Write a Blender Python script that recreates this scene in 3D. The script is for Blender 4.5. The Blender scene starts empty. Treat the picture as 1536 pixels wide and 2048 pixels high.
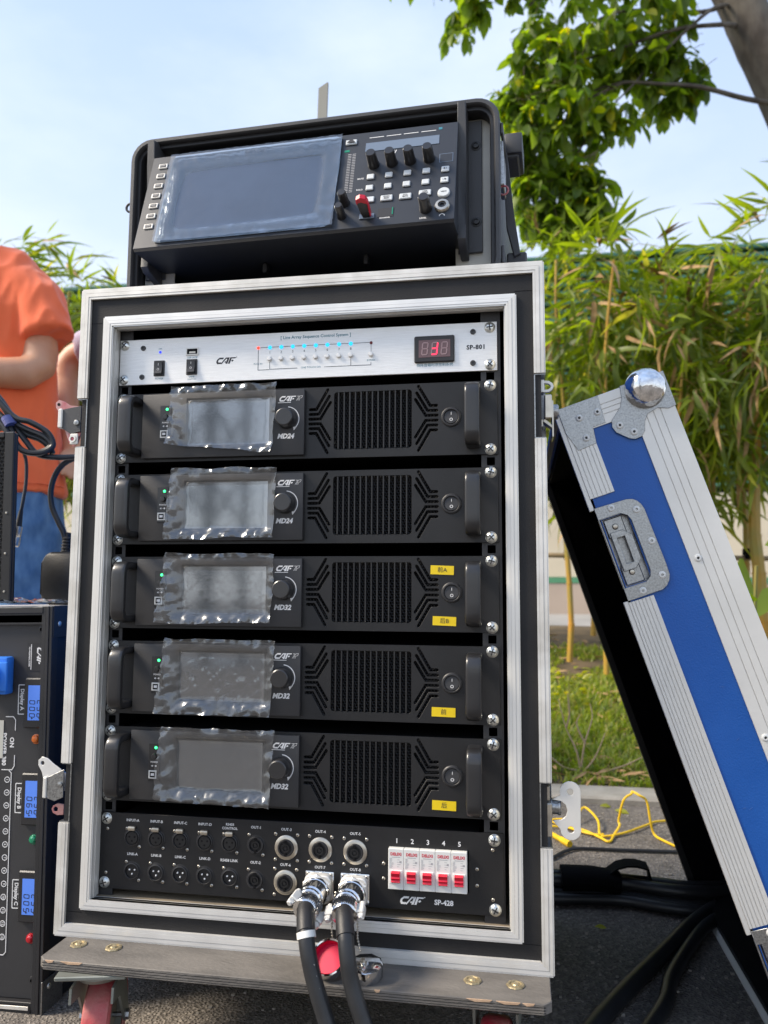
import bpy, bmesh, math, random
import numpy as np
from mathutils import Vector, Matrix, noise

random.seed(11)
RNG = np.random.default_rng(11)
R = math.radians
sc = bpy.context.scene
COL = sc.collection

# ------------------------------------------------------------------ camera
cam_data = bpy.data.cameras.new('camera')
cam = bpy.data.objects.new('camera', cam_data)
COL.objects.link(cam)
ca, sa = math.cos(R(5.7797)), math.sin(R(5.7797))
cb, sb = math.cos(R(-0.3007)), math.sin(R(-0.3007))
cc, cs = math.cos(R(9.7492)), math.sin(R(9.7492))
Rz = Matrix(((cc, -cs, 0), (cs, cc, 0), (0, 0, 1)))
Rx = Matrix(((1, 0, 0), (0, ca, -sa), (0, sa, ca)))
Ry = Matrix(((cb, 0, sb), (0, 1, 0), (-sb, 0, cb)))
M = Rz @ Rx @ Ry
CAM = Vector((0.26576, -0.93104, 0.00145))
right, fwd, up = M.col[0], M.col[1], M.col[2]
cm = Matrix(((right[0], up[0], -fwd[0], CAM[0]), (right[1], up[1], -fwd[1], CAM[1]),
             (right[2], up[2], -fwd[2], CAM[2]), (0, 0, 0, 1)))
cam.matrix_world = cm
cam_data.sensor_fit = 'VERTICAL'
cam_data.sensor_height = 32.0
cam_data.sensor_width = 24.0
cam_data.lens = 1595.03 / 2048 * 32.0
cam_data.clip_start = 0.02
cam_data.clip_end = 600
cam_data.dof.use_dof = True
cam_data.dof.focus_distance = 0.96
cam_data.dof.aperture_fstop = 6.0
sc.camera = cam

# ------------------------------------------------------------------ world, sun, exposure
SUN_EL, SUN_AZ = R(42), R(-107)          # azimuth from +Y towards +X: hazy sun high on the left
world = bpy.data.worlds.new('World')
sc.world = world
world.use_nodes = True
wn = world.node_tree.nodes; wl = world.node_tree.links
wn.clear()
wo = wn.new('ShaderNodeOutputWorld'); wb = wn.new('ShaderNodeBackground')
sky = wn.new('ShaderNodeTexSky'); sky.sky_type = 'NISHITA'; sky.sun_disc = False
sky.sun_elevation = SUN_EL; sky.sun_rotation = SUN_AZ
sky.air_density = 1.0; sky.dust_density = 2.2; sky.ozone_density = 1.6
tc = wn.new('ShaderNodeTexCoord')
mp = wn.new('ShaderNodeMapping'); mp.inputs['Scale'].default_value = (1.0, 1.0, 2.4)
mp.inputs['Location'].default_value = (0.6, 2.1, 1.3)
nz = wn.new('ShaderNodeTexNoise'); nz.inputs['Scale'].default_value = 2.1; nz.inputs['Detail'].default_value = 7
nz.inputs['Roughness'].default_value = 0.55
rp = wn.new('ShaderNodeValToRGB'); rp.color_ramp.elements[0].position = 0.47; rp.color_ramp.elements[1].position = 0.72
rp.color_ramp.elements[0].color = (0.78, 0.78, 0.78, 1); rp.color_ramp.elements[1].color = (0.85, 0.85, 0.85, 1)
mx = wn.new('ShaderNodeMixRGB'); mx.inputs['Color2'].default_value = (3.05, 3.85, 4.75, 1)
wl.new(tc.outputs['Generated'], mp.inputs['Vector']); wl.new(mp.outputs['Vector'], nz.inputs['Vector'])
wl.new(nz.outputs['Fac'], rp.inputs['Fac']); wl.new(rp.outputs['Color'], mx.inputs['Fac'])
wl.new(sky.outputs['Color'], mx.inputs['Color1']); wl.new(mx.outputs['Color'], wb.inputs['Color'])
sep = wn.new('ShaderNodeSeparateXYZ'); wl.new(tc.outputs['Generated'], sep.inputs['Vector'])
hz = wn.new('ShaderNodeValToRGB'); hz.color_ramp.elements[0].position = 0.0; hz.color_ramp.elements[0].color = (0.76, 0.80, 0.85, 1)
hz.color_ramp.elements[1].position = 0.75; hz.color_ramp.elements[1].color = (0.34, 0.475, 0.75, 1)
cl = wn.new('ShaderNodeMixRGB'); cl.inputs['Color2'].default_value = (0.84, 0.86, 0.88, 1)
cr2 = wn.new('ShaderNodeValToRGB'); cr2.color_ramp.elements[0].position = 0.44; cr2.color_ramp.elements[1].position = 0.68
cr2.color_ramp.elements[0].color = (0, 0, 0, 1); cr2.color_ramp.elements[1].color = (0.34, 0.34, 0.34, 1)
sc8 = wn.new('ShaderNodeMixRGB'); sc8.blend_type = 'MULTIPLY'; sc8.inputs['Fac'].default_value = 1; sc8.inputs['Color2'].default_value = (7.6, 7.6, 7.6, 1)
wl.new(sep.outputs['Z'], hz.inputs['Fac']); wl.new(hz.outputs['Color'], cl.inputs['Color1']); wl.new(nz.outputs['Fac'], cr2.inputs['Fac'])
wl.new(cr2.outputs['Color'], cl.inputs['Fac']); wl.new(cl.outputs['Color'], sc8.inputs['Color1']); wl.new(sc8.outputs['Color'], mx.inputs['Color2'])
wb.inputs['Strength'].default_value = 0.108
wl.new(wb.outputs['Background'], wo.inputs['Surface'])

sun_d = bpy.data.lights.new('sun', 'SUN'); sun_d.energy = 3.0; sun_d.angle = R(18.0); sun_d.color = (1.0, 0.88, 0.72)
sun = bpy.data.objects.new('sun', sun_d); COL.objects.link(sun)
sdir = Vector((math.sin(SUN_AZ) * math.cos(SUN_EL), math.cos(SUN_AZ) * math.cos(SUN_EL), math.sin(SUN_EL)))
sun.rotation_euler = sdir.to_track_quat('Z', 'Y').to_euler()
sun.location = (-4, -1, 4)

sc.view_settings.view_transform = 'Standard'
sc.view_settings.look = 'None'
sc.view_settings.gamma = 1
sc.view_settings.use_curve_mapping = False
sc.view_settings.exposure = 1.0
sc.render.engine = 'CYCLES'
sc.cycles.max_bounces = 8
sc.cycles.transparent_max_bounces = 16
sc.cycles.caustics_reflective = False
sc.cycles.caustics_refractive = False

# ------------------------------------------------------------------ materials
def mat(name, col, rough=0.5, metal=0.0, bump=0.0, bscale=60, var=0.0, vscale=8, col2=None, spec=None,
        stretch=None, emit=None, estr=0.0, coat=0.0, trans=0.0, island=0.0, detail=5, rvar=0.0, sheen=0.0):
    m = bpy.data.materials.new(name); m.use_nodes = True
    nt = m.node_tree; n = nt.nodes; l = nt.links
    b = n['Principled BSDF']
    b.inputs['Base Color'].default_value = (*col, 1)
    b.inputs['Roughness'].default_value = rough
    b.inputs['Metallic'].default_value = metal
    if spec is not None: b.inputs['Specular IOR Level'].default_value = spec
    if coat: b.inputs['Coat Weight'].default_value = coat; b.inputs['Coat Roughness'].default_value = 0.08
    if sheen: b.inputs['Sheen Weight'].default_value = sheen
    if emit: b.inputs['Emission Color'].default_value = (*emit, 1); b.inputs['Emission Strength'].default_value = estr
    t = n.new('ShaderNodeTexCoord'); mpn = n.new('ShaderNodeMapping')
    l.new(t.outputs['Object'], mpn.inputs['Vector'])
    if stretch: mpn.inputs['Scale'].default_value = stretch
    if var or col2:
        z = n.new('ShaderNodeTexNoise'); z.inputs['Scale'].default_value = vscale; z.inputs['Detail'].default_value = detail
        l.new(mpn.outputs['Vector'], z.inputs['Vector'])
        cr = n.new('ShaderNodeValToRGB')
        c2 = col2 if col2 else tuple(min(1, c * (1 + var)) for c in col)
        c1 = col if col2 else tuple(c * (1 - var) for c in col)
        cr.color_ramp.elements[0].position = 0.35; cr.color_ramp.elements[1].position = 0.65
        cr.color_ramp.elements[0].color = (*c1, 1); cr.color_ramp.elements[1].color = (*c2, 1)
        l.new(z.outputs['Fac'], cr.inputs['Fac'])
        src = cr.outputs['Color']
        if island:
            g = n.new('ShaderNodeNewGeometry'); h = n.new('ShaderNodeHueSaturation')
            ma = n.new('ShaderNodeMapRange'); ma.inputs['To Min'].default_value = 1 - island; ma.inputs['To Max'].default_value = 1 + island
            l.new(g.outputs['Random Per Island'], ma.inputs['Value']); l.new(ma.outputs['Result'], h.inputs['Value'])
            l.new(src, h.inputs['Color']); src = h.outputs['Color']
        l.new(src, b.inputs['Base Color'])
        if rvar:
            mr = n.new('ShaderNodeMapRange'); mr.inputs['To Min'].default_value = rough - rvar; mr.inputs['To Max'].default_value = rough + rvar
            l.new(z.outputs['Fac'], mr.inputs['Value']); l.new(mr.outputs['Result'], b.inputs['Roughness'])
    if bump:
        z2 = n.new('ShaderNodeTexNoise'); z2.inputs['Scale'].default_value = bscale; z2.inputs['Detail'].default_value = 4
        l.new(mpn.outputs['Vector'], z2.inputs['Vector'])
        bp = n.new('ShaderNodeBump'); bp.inputs['Strength'].default_value = bump; bp.inputs['Distance'].default_value = 0.002
        l.new(z2.outputs['Fac'], bp.inputs['Height']); l.new(bp.outputs['Normal'], b.inputs['Normal'])
    return m

def leaf_mat(name, c1, c2, c3, trans=0.45):
    m = bpy.data.materials.new(name); m.use_nodes = True
    nt = m.node_tree; n = nt.nodes; l = nt.links
    b = n['Principled BSDF']; b.inputs['Roughness'].default_value = 0.42
    g = n.new('ShaderNodeNewGeometry'); oi = n.new('ShaderNodeObjectInfo')
    ad = n.new('ShaderNodeMath'); ad.operation = 'ADD'; fr = n.new('ShaderNodeMath'); fr.operation = 'FRACT'
    l.new(g.outputs['Random Per Island'], ad.inputs[0]); l.new(oi.outputs['Random'], ad.inputs[1]); l.new(ad.outputs[0], fr.inputs[0])
    cr = n.new('ShaderNodeValToRGB'); e = cr.color_ramp.elements
    e[0].position = 0.0; e[0].color = (*c1, 1); e[1].position = 1.0; e[1].color = (*c3, 1)
    k = e.new(0.55); k.color = (*c2, 1)
    k2 = e.new(0.9); k2.color = (*c2, 1)
    l.new(fr.outputs[0], cr.inputs['Fac']); l.new(cr.outputs['Color'], b.inputs['Base Color'])
    tr = n.new('ShaderNodeBsdfTranslucent'); hs = n.new('ShaderNodeHueSaturation'); hs.inputs['Value'].default_value = 1.9
    hs.inputs['Saturation'].default_value = 1.15
    l.new(cr.outputs['Color'], hs.inputs['Color']); l.new(hs.outputs['Color'], tr.inputs['Color'])
    mxs = n.new('ShaderNodeMixShader'); mxs.inputs['Fac'].default_value = trans
    l.new(b.outputs['BSDF'], mxs.inputs[1]); l.new(tr.outputs['BSDF'], mxs.inputs[2])
    l.new(mxs.outputs['Shader'], n['Material Output'].inputs['Surface'])
    return m

MT = {}
MT['alu'] = mat('aluminium', (0.80, 0.79, 0.76), 0.42, 0.45, bump=0.06, bscale=120, var=0.04, vscale=30, rvar=0.08)
MT['alu_dirty'] = mat('worn_aluminium', (0.62, 0.595, 0.54), 0.48, 0.35, bump=0.12, bscale=90, col2=(0.80, 0.78, 0.73), vscale=28, rvar=0.1, detail=8)
MT['alu_white'] = mat('anodised_aluminium', (0.76, 0.74, 0.69), 0.42, 0.3, bump=0.06, bscale=150, var=0.04, vscale=14)
MT['zinc'] = mat('zinc_plate', (0.27, 0.275, 0.275), 0.32, 0.9, bump=0.10, bscale=200, col2=(0.42, 0.425, 0.42), vscale=480, detail=9, rvar=0.12)
MT['ball'] = mat('dented_chrome', (0.74, 0.74, 0.74), 0.10, 1.0, bump=1.0, bscale=42, var=0.2, vscale=120, rvar=0.06)
MT['chrome'] = mat('chrome', (0.78, 0.78, 0.78), 0.12, 1.0, bump=0.08, bscale=160, var=0.1, vscale=90, rvar=0.08)
MT['nickel'] = mat('nickel', (0.52, 0.48, 0.41), 0.3, 0.9, var=0.12, vscale=70)
MT['screw'] = mat('screw_steel', (0.66, 0.68, 0.66), 0.28, 0.9, bump=0.3, bscale=300, var=0.15, vscale=200)
MT['laminate'] = mat('black_laminate', (0.013, 0.013, 0.014), 0.6, 0, bump=0.18, bscale=500, col2=(0.022, 0.021, 0.021), vscale=14, spec=0.35)
MT['blue'] = mat('blue_laminate', (0.008, 0.090, 0.37), 0.36, 0, bump=0.15, bscale=500, col2=(0.014, 0.112, 0.43), vscale=9, spec=0.4, rvar=0.12, detail=8)
MT['black'] = mat('black_paint', (0.014, 0.014, 0.015), 0.42, 0, bump=0.1, bscale=700, var=0.12, vscale=30, spec=0.4)
MT['black_matte'] = mat('black_foam', (0.004, 0.004, 0.005), 0.9, 0, bump=0.3, bscale=300, var=0.3, vscale=20, spec=0.1)
MT['interior'] = mat('dark_interior', (0.006, 0.006, 0.007), 0.8, 0, var=0.3, spec=0.15)
MT['panel'] = mat('dark_grey_panel', (0.036, 0.036, 0.038), 0.5, 0.1, bump=0.1, bscale=900, var=0.06, vscale=25)
MT['fin'] = mat('heat_fin', (0.03, 0.03, 0.031), 0.35, 0.3, var=0.1)
MT['mesh'] = mat('perforated_steel', (0.02, 0.02, 0.021), 0.35, 0.5, var=0.15, vscale=50)
MT['handle'] = mat('handle_black', (0.018, 0.018, 0.0195), 0.34, 0.0, coat=0.3, bump=0.05, bscale=800, var=0.1, vscale=20)
MT['rubber'] = mat('rubber', (0.016, 0.016, 0.017), 0.5, 0, bump=0.12, bscale=400, var=0.2, vscale=25)
MT['cable'] = mat('cable_rubber', (0.018, 0.019, 0.021), 0.4, 0, bump=0.1, bscale=200, var=0.25, vscale=18)
MT['plastic'] = mat('moulded_plastic', (0.050, 0.051, 0.054), 0.48, 0, bump=0.2, bscale=900, var=0.07, vscale=12)
MT['plastic_dk'] = mat('dark_plastic', (0.020, 0.020, 0.022), 0.45, 0, bump=0.1, bscale=900, var=0.1)
MT['console'] = mat('console_paint', (0.030, 0.034, 0.042), 0.4, 0.1, bump=0.05, bscale=1200, var=0.05, vscale=20)
MT['cream'] = mat('cream_plastic', (0.50, 0.49, 0.44), 0.5, 0, var=0.08, vscale=20)
MT['white'] = mat('white_plastic', (0.72, 0.72, 0.69), 0.4, 0, var=0.04, vscale=20)
MT['key'] = mat('key_cap', (0.60, 0.63, 0.64), 0.35, 0, var=0.05, vscale=60)
MT['print'] = mat('white_print', (0.75, 0.75, 0.75), 0.6, 0, var=0.04)
MT['print_grey'] = mat('grey_print', (0.35, 0.35, 0.36), 0.6, 0, var=0.04)
MT['ink'] = mat('dark_ink', (0.02, 0.022, 0.03), 0.6, 0, var=0.1)
MT['teal'] = mat('teal_ink', (0.03, 0.20, 0.27), 0.6, 0, var=0.05)
MT['redprint'] = mat('red_print', (0.62, 0.015, 0.04), 0.5, 0, var=0.05)
MT['yellow'] = mat('yellow_tape', (0.83, 0.60, 0.008), 0.45, 0, bump=0.1, bscale=300, var=0.04)
MT['red'] = mat('red_plastic', (0.62, 0.012, 0.035), 0.35, 0, var=0.08, vscale=40)
MT['pink'] = mat('red_wheel', (0.52, 0.018, 0.045), 0.5, 0, bump=0.4, bscale=180, col2=(0.46, 0.20, 0.17), vscale=26)
MT['capred'] = mat('red_lining', (0.66, 0.006, 0.06), 0.4, 0, var=0.05)
MT['brushed'] = mat('brushed_aluminium', (0.86, 0.86, 0.84), 0.42, 0.35, bump=0.25, bscale=60, var=0.05, vscale=40, stretch=(1, 1, 40))
MT['tan'] = mat('raw_plywood', (0.33, 0.265, 0.18), 0.75, 0, bump=0.3, bscale=120, col2=(0.22, 0.18, 0.13), vscale=22, stretch=(1, 5, 5))
MT['board'] = mat('grey_dolly_board', (0.085, 0.078, 0.070), 0.75, 0, bump=0.5, bscale=150, col2=(0.175, 0.160, 0.142), vscale=9, stretch=(1, 2.5, 3))
MT['chip'] = mat('bare_wood', (0.50, 0.34, 0.22), 0.8, 0, var=0.2, vscale=80)
MT['brass'] = mat('brass_bolt', (0.42, 0.34, 0.20), 0.45, 0.7, bump=0.4, bscale=300, var=0.3, vscale=120)
MT['bracket'] = mat('grey_green_steel', (0.24, 0.25, 0.22), 0.5, 0.5, var=0.15, vscale=30)
MT['blue_soft'] = mat('blue_socket', (0.03, 0.20, 0.72), 0.4, 0, var=0.05)
MT['navy'] = mat('navy_sheet', (0.008, 0.012, 0.02), 0.5, 0, var=0.2)
MT['velcro'] = mat('lilac_strap', (0.16, 0.17, 0.36), 0.9, 0, bump=0.5, bscale=400, var=0.15, vscale=60)
MT['cord'] = mat('yellow_cord', (0.80, 0.52, 0.012), 0.5, 0, var=0.08, vscale=40)
MT['pinkmetal'] = mat('red_latch_plate', (0.42, 0.10, 0.12), 0.4, 0.5, col2=(0.5, 0.30, 0.28), vscale=60)

def emis(name, col, s, base=None):
    return mat(name, base or col, 0.3, 0, emit=col, estr=s)
MT['led_green'] = emis('led_green', (0.05, 1.0, 0.25), 1.6)
MT['led_blue'] = emis('led_cyan', (0.02, 0.45, 0.95), 0.7)
MT['led_blue_dk'] = emis('led_blue', (0.03, 0.06, 0.9), 0.6)
MT['led_red'] = emis('led_red', (1.0, 0.04, 0.02), 1.2)
MT['led_red_off'] = mat('led_red_off', (0.16, 0.01, 0.015), 0.3)
MT['seg_on'] = emis('segment_lit', (1.0, 0.03, 0.08), 1.0)
MT['seg_off'] = mat('segment_unlit', (0.33, 0.22, 0.23), 0.5)
MT['seg_bg'] = mat('display_window', (0.15, 0.085, 0.09), 0.25)
MT['lcd'] = emis('lcd_blue', (0.08, 0.22, 0.72), 0.32, (0.06, 0.12, 0.40))
MT['lens_orange'] = mat('orange_lens', (0.62, 0.13, 0.005), 0.15, coat=1)
MT['lens_green'] = mat('green_lens', (0.0, 0.22, 0.10), 0.15, coat=1)
MT['lens_red'] = mat('red_lens', (0.45, 0.0, 0.01), 0.15, coat=1)
MT['glass'] = mat('dark_screen_glass', (0.07, 0.09, 0.11), 0.06, 0.0, spec=1.0, coat=1.0)
MT['glass'].node_tree.nodes['Principled BSDF'].inputs['IOR'].default_value = 2.0
MT['lcd_grey'] = mat('grey_lcd_glass', (0.16, 0.20, 0.26), 0.12, spec=0.8)
MT['screen_blue'] = mat('blue_grey_screen', (0.15, 0.22, 0.35), 0.12, 0.0, spec=0.8, var=0.12, vscale=14, coat=0.6)

def film_mat(name, haze, gloss, bscale):
    m = bpy.data.materials.new(name); m.use_nodes = True
    nt = m.node_tree; n = nt.nodes; l = nt.links; n.remove(n['Principled BSDF'])
    out = n['Material Output']
    tr = n.new('ShaderNodeBsdfTransparent'); tr.inputs['Color'].default_value = (0.96, 0.97, 0.98, 1)
    gl = n.new('ShaderNodeBsdfGlossy'); gl.inputs['Roughness'].default_value = 0.10; gl.inputs['Color'].default_value = (0.9, 0.93, 0.96, 1)
    df = n.new('ShaderNodeBsdfDiffuse'); df.inputs['Color'].default_value = (0.6, 0.65, 0.70, 1)
    t = n.new('ShaderNodeTexCoord'); z = n.new('ShaderNodeTexNoise'); z.inputs['Scale'].default_value = bscale; z.inputs['Detail'].default_value = 3
    z.inputs['Distortion'].default_value = 1.2
    l.new(t.outputs['Object'], z.inputs['Vector'])
    bp = n.new('ShaderNodeBump'); bp.inputs['Strength'].default_value = 0.3; bp.inputs['Distance'].default_value = 0.0015
    l.new(z.outputs['Fac'], bp.inputs['Height']); l.new(bp.outputs['Normal'], gl.inputs['Normal'])
    fz = n.new('ShaderNodeFresnel'); fz.inputs['IOR'].default_value = 1.6; l.new(bp.outputs['Normal'], fz.inputs['Normal'])
    ad = n.new('ShaderNodeMath'); ad.operation = 'ADD'; ad.inputs[1].default_value = gloss; l.new(fz.outputs['Fac'], ad.inputs[0])
    m1 = n.new('ShaderNodeMixShader'); m1.inputs['Fac'].default_value = haze
    l.new(tr.outputs[0], m1.inputs[1]); l.new(df.outputs[0], m1.inputs[2])
    m2 = n.new('ShaderNodeMixShader'); l.new(ad.outputs[0], m2.inputs['Fac'])
    l.new(m1.outputs[0], m2.inputs[1]); l.new(gl.outputs[0], m2.inputs[2])
    l.new(m2.outputs[0], out.inputs['Surface'])
    return m
MT['film'] = film_mat('clear_plastic_film', 0.03, 0.05, 9); MT['film'].node_tree.nodes['Bump'].inputs['Strength'].default_value = 0.06; MT['film_edge'] = film_mat('creased_film', 0.04, 0.07, 20)
MT['film_edge'].node_tree.nodes['Glossy BSDF'].inputs['Roughness'].default_value = 0.2; MT['film_edge'].node_tree.nodes['Bump'].inputs['Strength'].default_value = 0.35

# ------------------------------------------------------------------ helpers
MM = 0.001
IDX = {}
class MB:
    def __init__(s, k=MM):
        s.bm = bmesh.new(); s.k = k
    def _v(s, p): return s.bm.verts.new((p[0] * s.k, p[1] * s.k, p[2] * s.k))
    def box(s, x0, x1, y0, y1, z0, z1, bev=0, seg=1, m=0):
        vs = [s._v((x, y, z)) for x in (x0, x1) for y in (y0, y1) for z in (z0, z1)]
        fs = [(0, 1, 3, 2), (4, 6, 7, 5), (0, 4, 5, 1), (2, 3, 7, 6), (0, 2, 6, 4), (1, 5, 7, 3)]
        faces = [s.bm.faces.new([vs[i] for i in f]) for f in fs]
        for f in faces: f.material_index = m
        if bev:
            es = list({e for f in faces for e in f.edges})
            bmesh.ops.bevel(s.bm, geom=es, offset=bev * s.k, segments=seg, affect='EDGES', profile=0.5)
        return s
    def prism(s, poly, a0, a1, axis='y', m=0, bev=0):
        def P(u, v, a):
            return (u, a, v) if axis == 'y' else ((a, u, v) if axis == 'x' else (u, v, a))
        A = [s._v(P(u, v, a0)) for u, v in poly]; B = [s._v(P(u, v, a1)) for u, v in poly]
        n = len(poly); fs = []
        try:
            fs.append(s.bm.faces.new(A)); fs.append(s.bm.faces.new(B[::-1]))
        except Exception: pass
        for i in range(n):
            j = (i + 1) % n
            fs.append(s.bm.faces.new((A[i], B[i], B[j], A[j])))
        for f in fs: f.material_index = m
        if bev:
            es = list({e for f in fs[:2] for e in f.edges})
            bmesh.ops.bevel(s.bm, geom=es, offset=bev * s.k, segments=1, affect='EDGES')
        return s
    def lathe(s, prof, c=(0, 0, 0), axis='y', seg=24, m=0):
        # prof: list (r, h) along axis; axis '-y' means h counts towards the viewer
        rings = []
        for r, h in prof:
            ring = []
            if r <= 1e-6:
                ring = [s._v(s._ax(c, axis, 0, 0, h))]
            else:
                for i in range(seg):
                    a = 2 * math.pi * i / seg
                    ring.append(s._v(s._ax(c, axis, r * math.cos(a), r * math.sin(a), h)))
            rings.append(ring)
        for A, B in zip(rings, rings[1:]):
            if len(A) == 1 and len(B) == 1: continue
            for i in range(seg):
                j = (i + 1) % seg
                if len(A) == 1: f = s.bm.faces.new((A[0], B[i], B[j]))
                elif len(B) == 1: f = s.bm.faces.new((A[i], B[0], A[j]))
                else: f = s.bm.faces.new((A[i], B[i], B[j], A[j]))
                f.material_index = m
        return s
    def _ax(s, c, axis, u, v, h):
        if axis == '-y': return (c[0] + u, c[1] - h, c[2] + v)
        if axis == 'y': return (c[0] + u, c[1] + h, c[2] + v)
        if axis == 'x': return (c[0] + h, c[1] + u, c[2] + v)
        if axis == '-x': return (c[0] - h, c[1] + u, c[2] + v)
        return (c[0] + u, c[1] + v, c[2] + h)
    def tube(s, pts, r, seg=10, m=0, smooth=4, caps=True, flat=1.0):
        P = [Vector(p) for p in pts]
        if smooth > 1 and len(P) > 2:
            Q = []
            for i in range(len(P) - 1):
                p0 = P[max(i - 1, 0)]; p1 = P[i]; p2 = P[i + 1]; p3 = P[min(i + 2, len(P) - 1)]
                for k in range(smooth):
                    t = k / smooth
                    Q.append(0.5 * ((2 * p1) + (p2 - p0) * t + (2 * p0 - 5 * p1 + 4 * p2 - p3) * t * t + (3 * p1 - p0 - 3 * p2 + p3) * t ** 3))
            Q.append(P[-1]); P = Q
        rr = r if isinstance(r, (list, tuple)) else None
        ref = Vector((0, 0, 1)); rings = []
        for i, p in enumerate(P):
            d = (P[min(i + 1, len(P) - 1)] - P[max(i - 1, 0)]).normalized()
            if i == 0:
                n = d.cross(ref)
                if n.length < 0.1: n = d.cross(Vector((1, 0, 0)))
            else: n = n - d * n.dot(d)
            n.normalize(); b = d.cross(n)
            q = r if rr is None else rr[0] + (rr[1] - rr[0]) * i / (len(P) - 1)
            rings.append([s._v(p + n * (q * math.cos(2 * math.pi * k / seg)) + b * (q * flat * math.sin(2 * math.pi * k / seg))) for k in range(seg)])
        for A, B in zip(rings, rings[1:]):
            for i in range(seg):
                j = (i + 1) % seg
                f = s.bm.faces.new((A[i], A[j], B[j], B[i])); f.material_index = m
        if caps:
            for q in (rings[0], rings[-1][::-1]):
                f = s.bm.faces.new(q[::-1]); f.material_index = m
        return s
    def sphere(s, c, r, seg=10, sq=(1, 1, 1), m=0):
        prof = [(r * math.sin(math.pi * i / (seg // 2 + 1)), -r * math.cos(math.pi * i / (seg // 2 + 1))) for i in range(seg // 2 + 2)]
        n0 = len(s.bm.verts)
        prof[0] = (0, -r); prof[-1] = (0, r)
        s.lathe([(a * sq[0], h * sq[2]) for a, h in prof], c, 'z', seg, m)
        return s
    def quad(s, a, b, c, d, m=0):
        f = s.bm.faces.new([s._v(p) for p in (a, b, c, d)]); f.material_index = m
        return s
    def xf(s, mtx):
        mm = mtx.copy() if s.k == 1 else mtx
        bmesh.ops.transform(s.bm, matrix=mm, verts=s.bm.verts); return s
    def mesh(s, name, mats, smooth=True, angle=32, rec=True):
        if rec: bmesh.ops.recalc_face_normals(s.bm, faces=s.bm.faces)
        me = bpy.data.meshes.new(name); s.bm.to_mesh(me); s.bm.free()
        for x in (mats if isinstance(mats, (list, tuple)) else [mats]): me.materials.append(x)
        if smooth and len(me.polygons):
            me.polygons.foreach_set('use_smooth', [True] * len(me.polygons))
            me.set_sharp_from_angle(angle=R(angle))
        return me
    def build(s, name, mats, parent=None, smooth=True, label=None, angle=32, mtx=None):
        if mtx is not None: bmesh.ops.transform(s.bm, matrix=mtx, verts=s.bm.verts)
        return link(name, s.mesh(name, mats, smooth, angle), parent, label)

def link(name, me, parent=None, label=None, loc=None, rot=None):
    o = bpy.data.objects.new(name, me); COL.objects.link(o)
    if parent: o.parent = parent
    if label: o['label'] = label
    if loc is not None: o.location = loc
    if rot is not None: o.rotation_euler = rot
    return o

def thing(name, label, cat, loc=(0, 0, 0), rot=(0, 0, 0), group=None, kind=None):
    o = bpy.data.objects.new(name, None); COL.objects.link(o)
    o.empty_display_size = 0.05
    o.location = loc; o.rotation_euler = rot
    return tag(o, label, cat, group, kind)

def tag(o, label=None, cat=None, group=None, kind=None):
    if label: o['label'] = label
    if cat: o['category'] = cat
    if group: o['group'] = group
    if kind: o['kind'] = kind
    return o

def structure(o): o['kind'] = 'structure'; return o

def kids(o): return [c for c in bpy.data.objects if c.parent == o]
def copy_tree(o, parent=None, depth=0):
    c = o.copy(); COL.objects.link(c)
    if parent:
        c.parent = parent
    for ch in kids(o): copy_tree(ch, c)
    return c

def plate_mesh(name, outline, holes, y_front, thick, m, bev=0.0, k=MM):
    """flat plate in XZ with real holes; front face at y_front, thickness going back"""
    cu = bpy.data.curves.new(name, 'CURVE'); cu.dimensions = '2D'; cu.fill_mode = 'BOTH'
    for poly in [outline] + holes:
        sp = cu.splines.new('POLY'); sp.points.add(len(poly) - 1)
        for p, (x, z) in zip(sp.points, poly): p.co = (x * k, z * k, 0, 1)
        sp.use_cyclic_u = True
    cu.extrude = (thick / 2 - bev) * k; cu.bevel_depth = bev * k; cu.bevel_resolution = 0
    if bev: cu.offset = -bev * k
    ob = bpy.data.objects.new(name, cu)
    COL.objects.link(ob)
    dg = bpy.context.evaluated_depsgraph_get()
    me = bpy.data.meshes.new_from_object(ob.evaluated_get(dg))
    bpy.data.objects.remove(ob); bpy.data.curves.remove(cu)
    # curve plane XY, +Z -> towards the viewer (-Y)
    me.transform(Matrix.Translation((0, (y_front + thick / 2) * k, 0)) @ Matrix.Rotation(R(90), 4, 'X'))
    me.materials.clear(); me.materials.append(m); me.name = name
    return me

def rrect(x0, x1, z0, z1, r, n=4):
    o = []
    for cx, cz, a0 in ((x1 - r, z1 - r, 0), (x0 + r, z1 - r, 90), (x0 + r, z0 + r, 180), (x1 - r, z0 + r, 270)):
        for i in range(n + 1):
            a = R(a0 + 90 * i / n); o.append((cx + r * math.cos(a), cz + r * math.sin(a)))
    return o

def circle(cx, cz, r, n=20): return [(cx + r * math.cos(2 * math.pi * i / n), cz + r * math.sin(2 * math.pi * i / n)) for i in range(n)]

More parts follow.
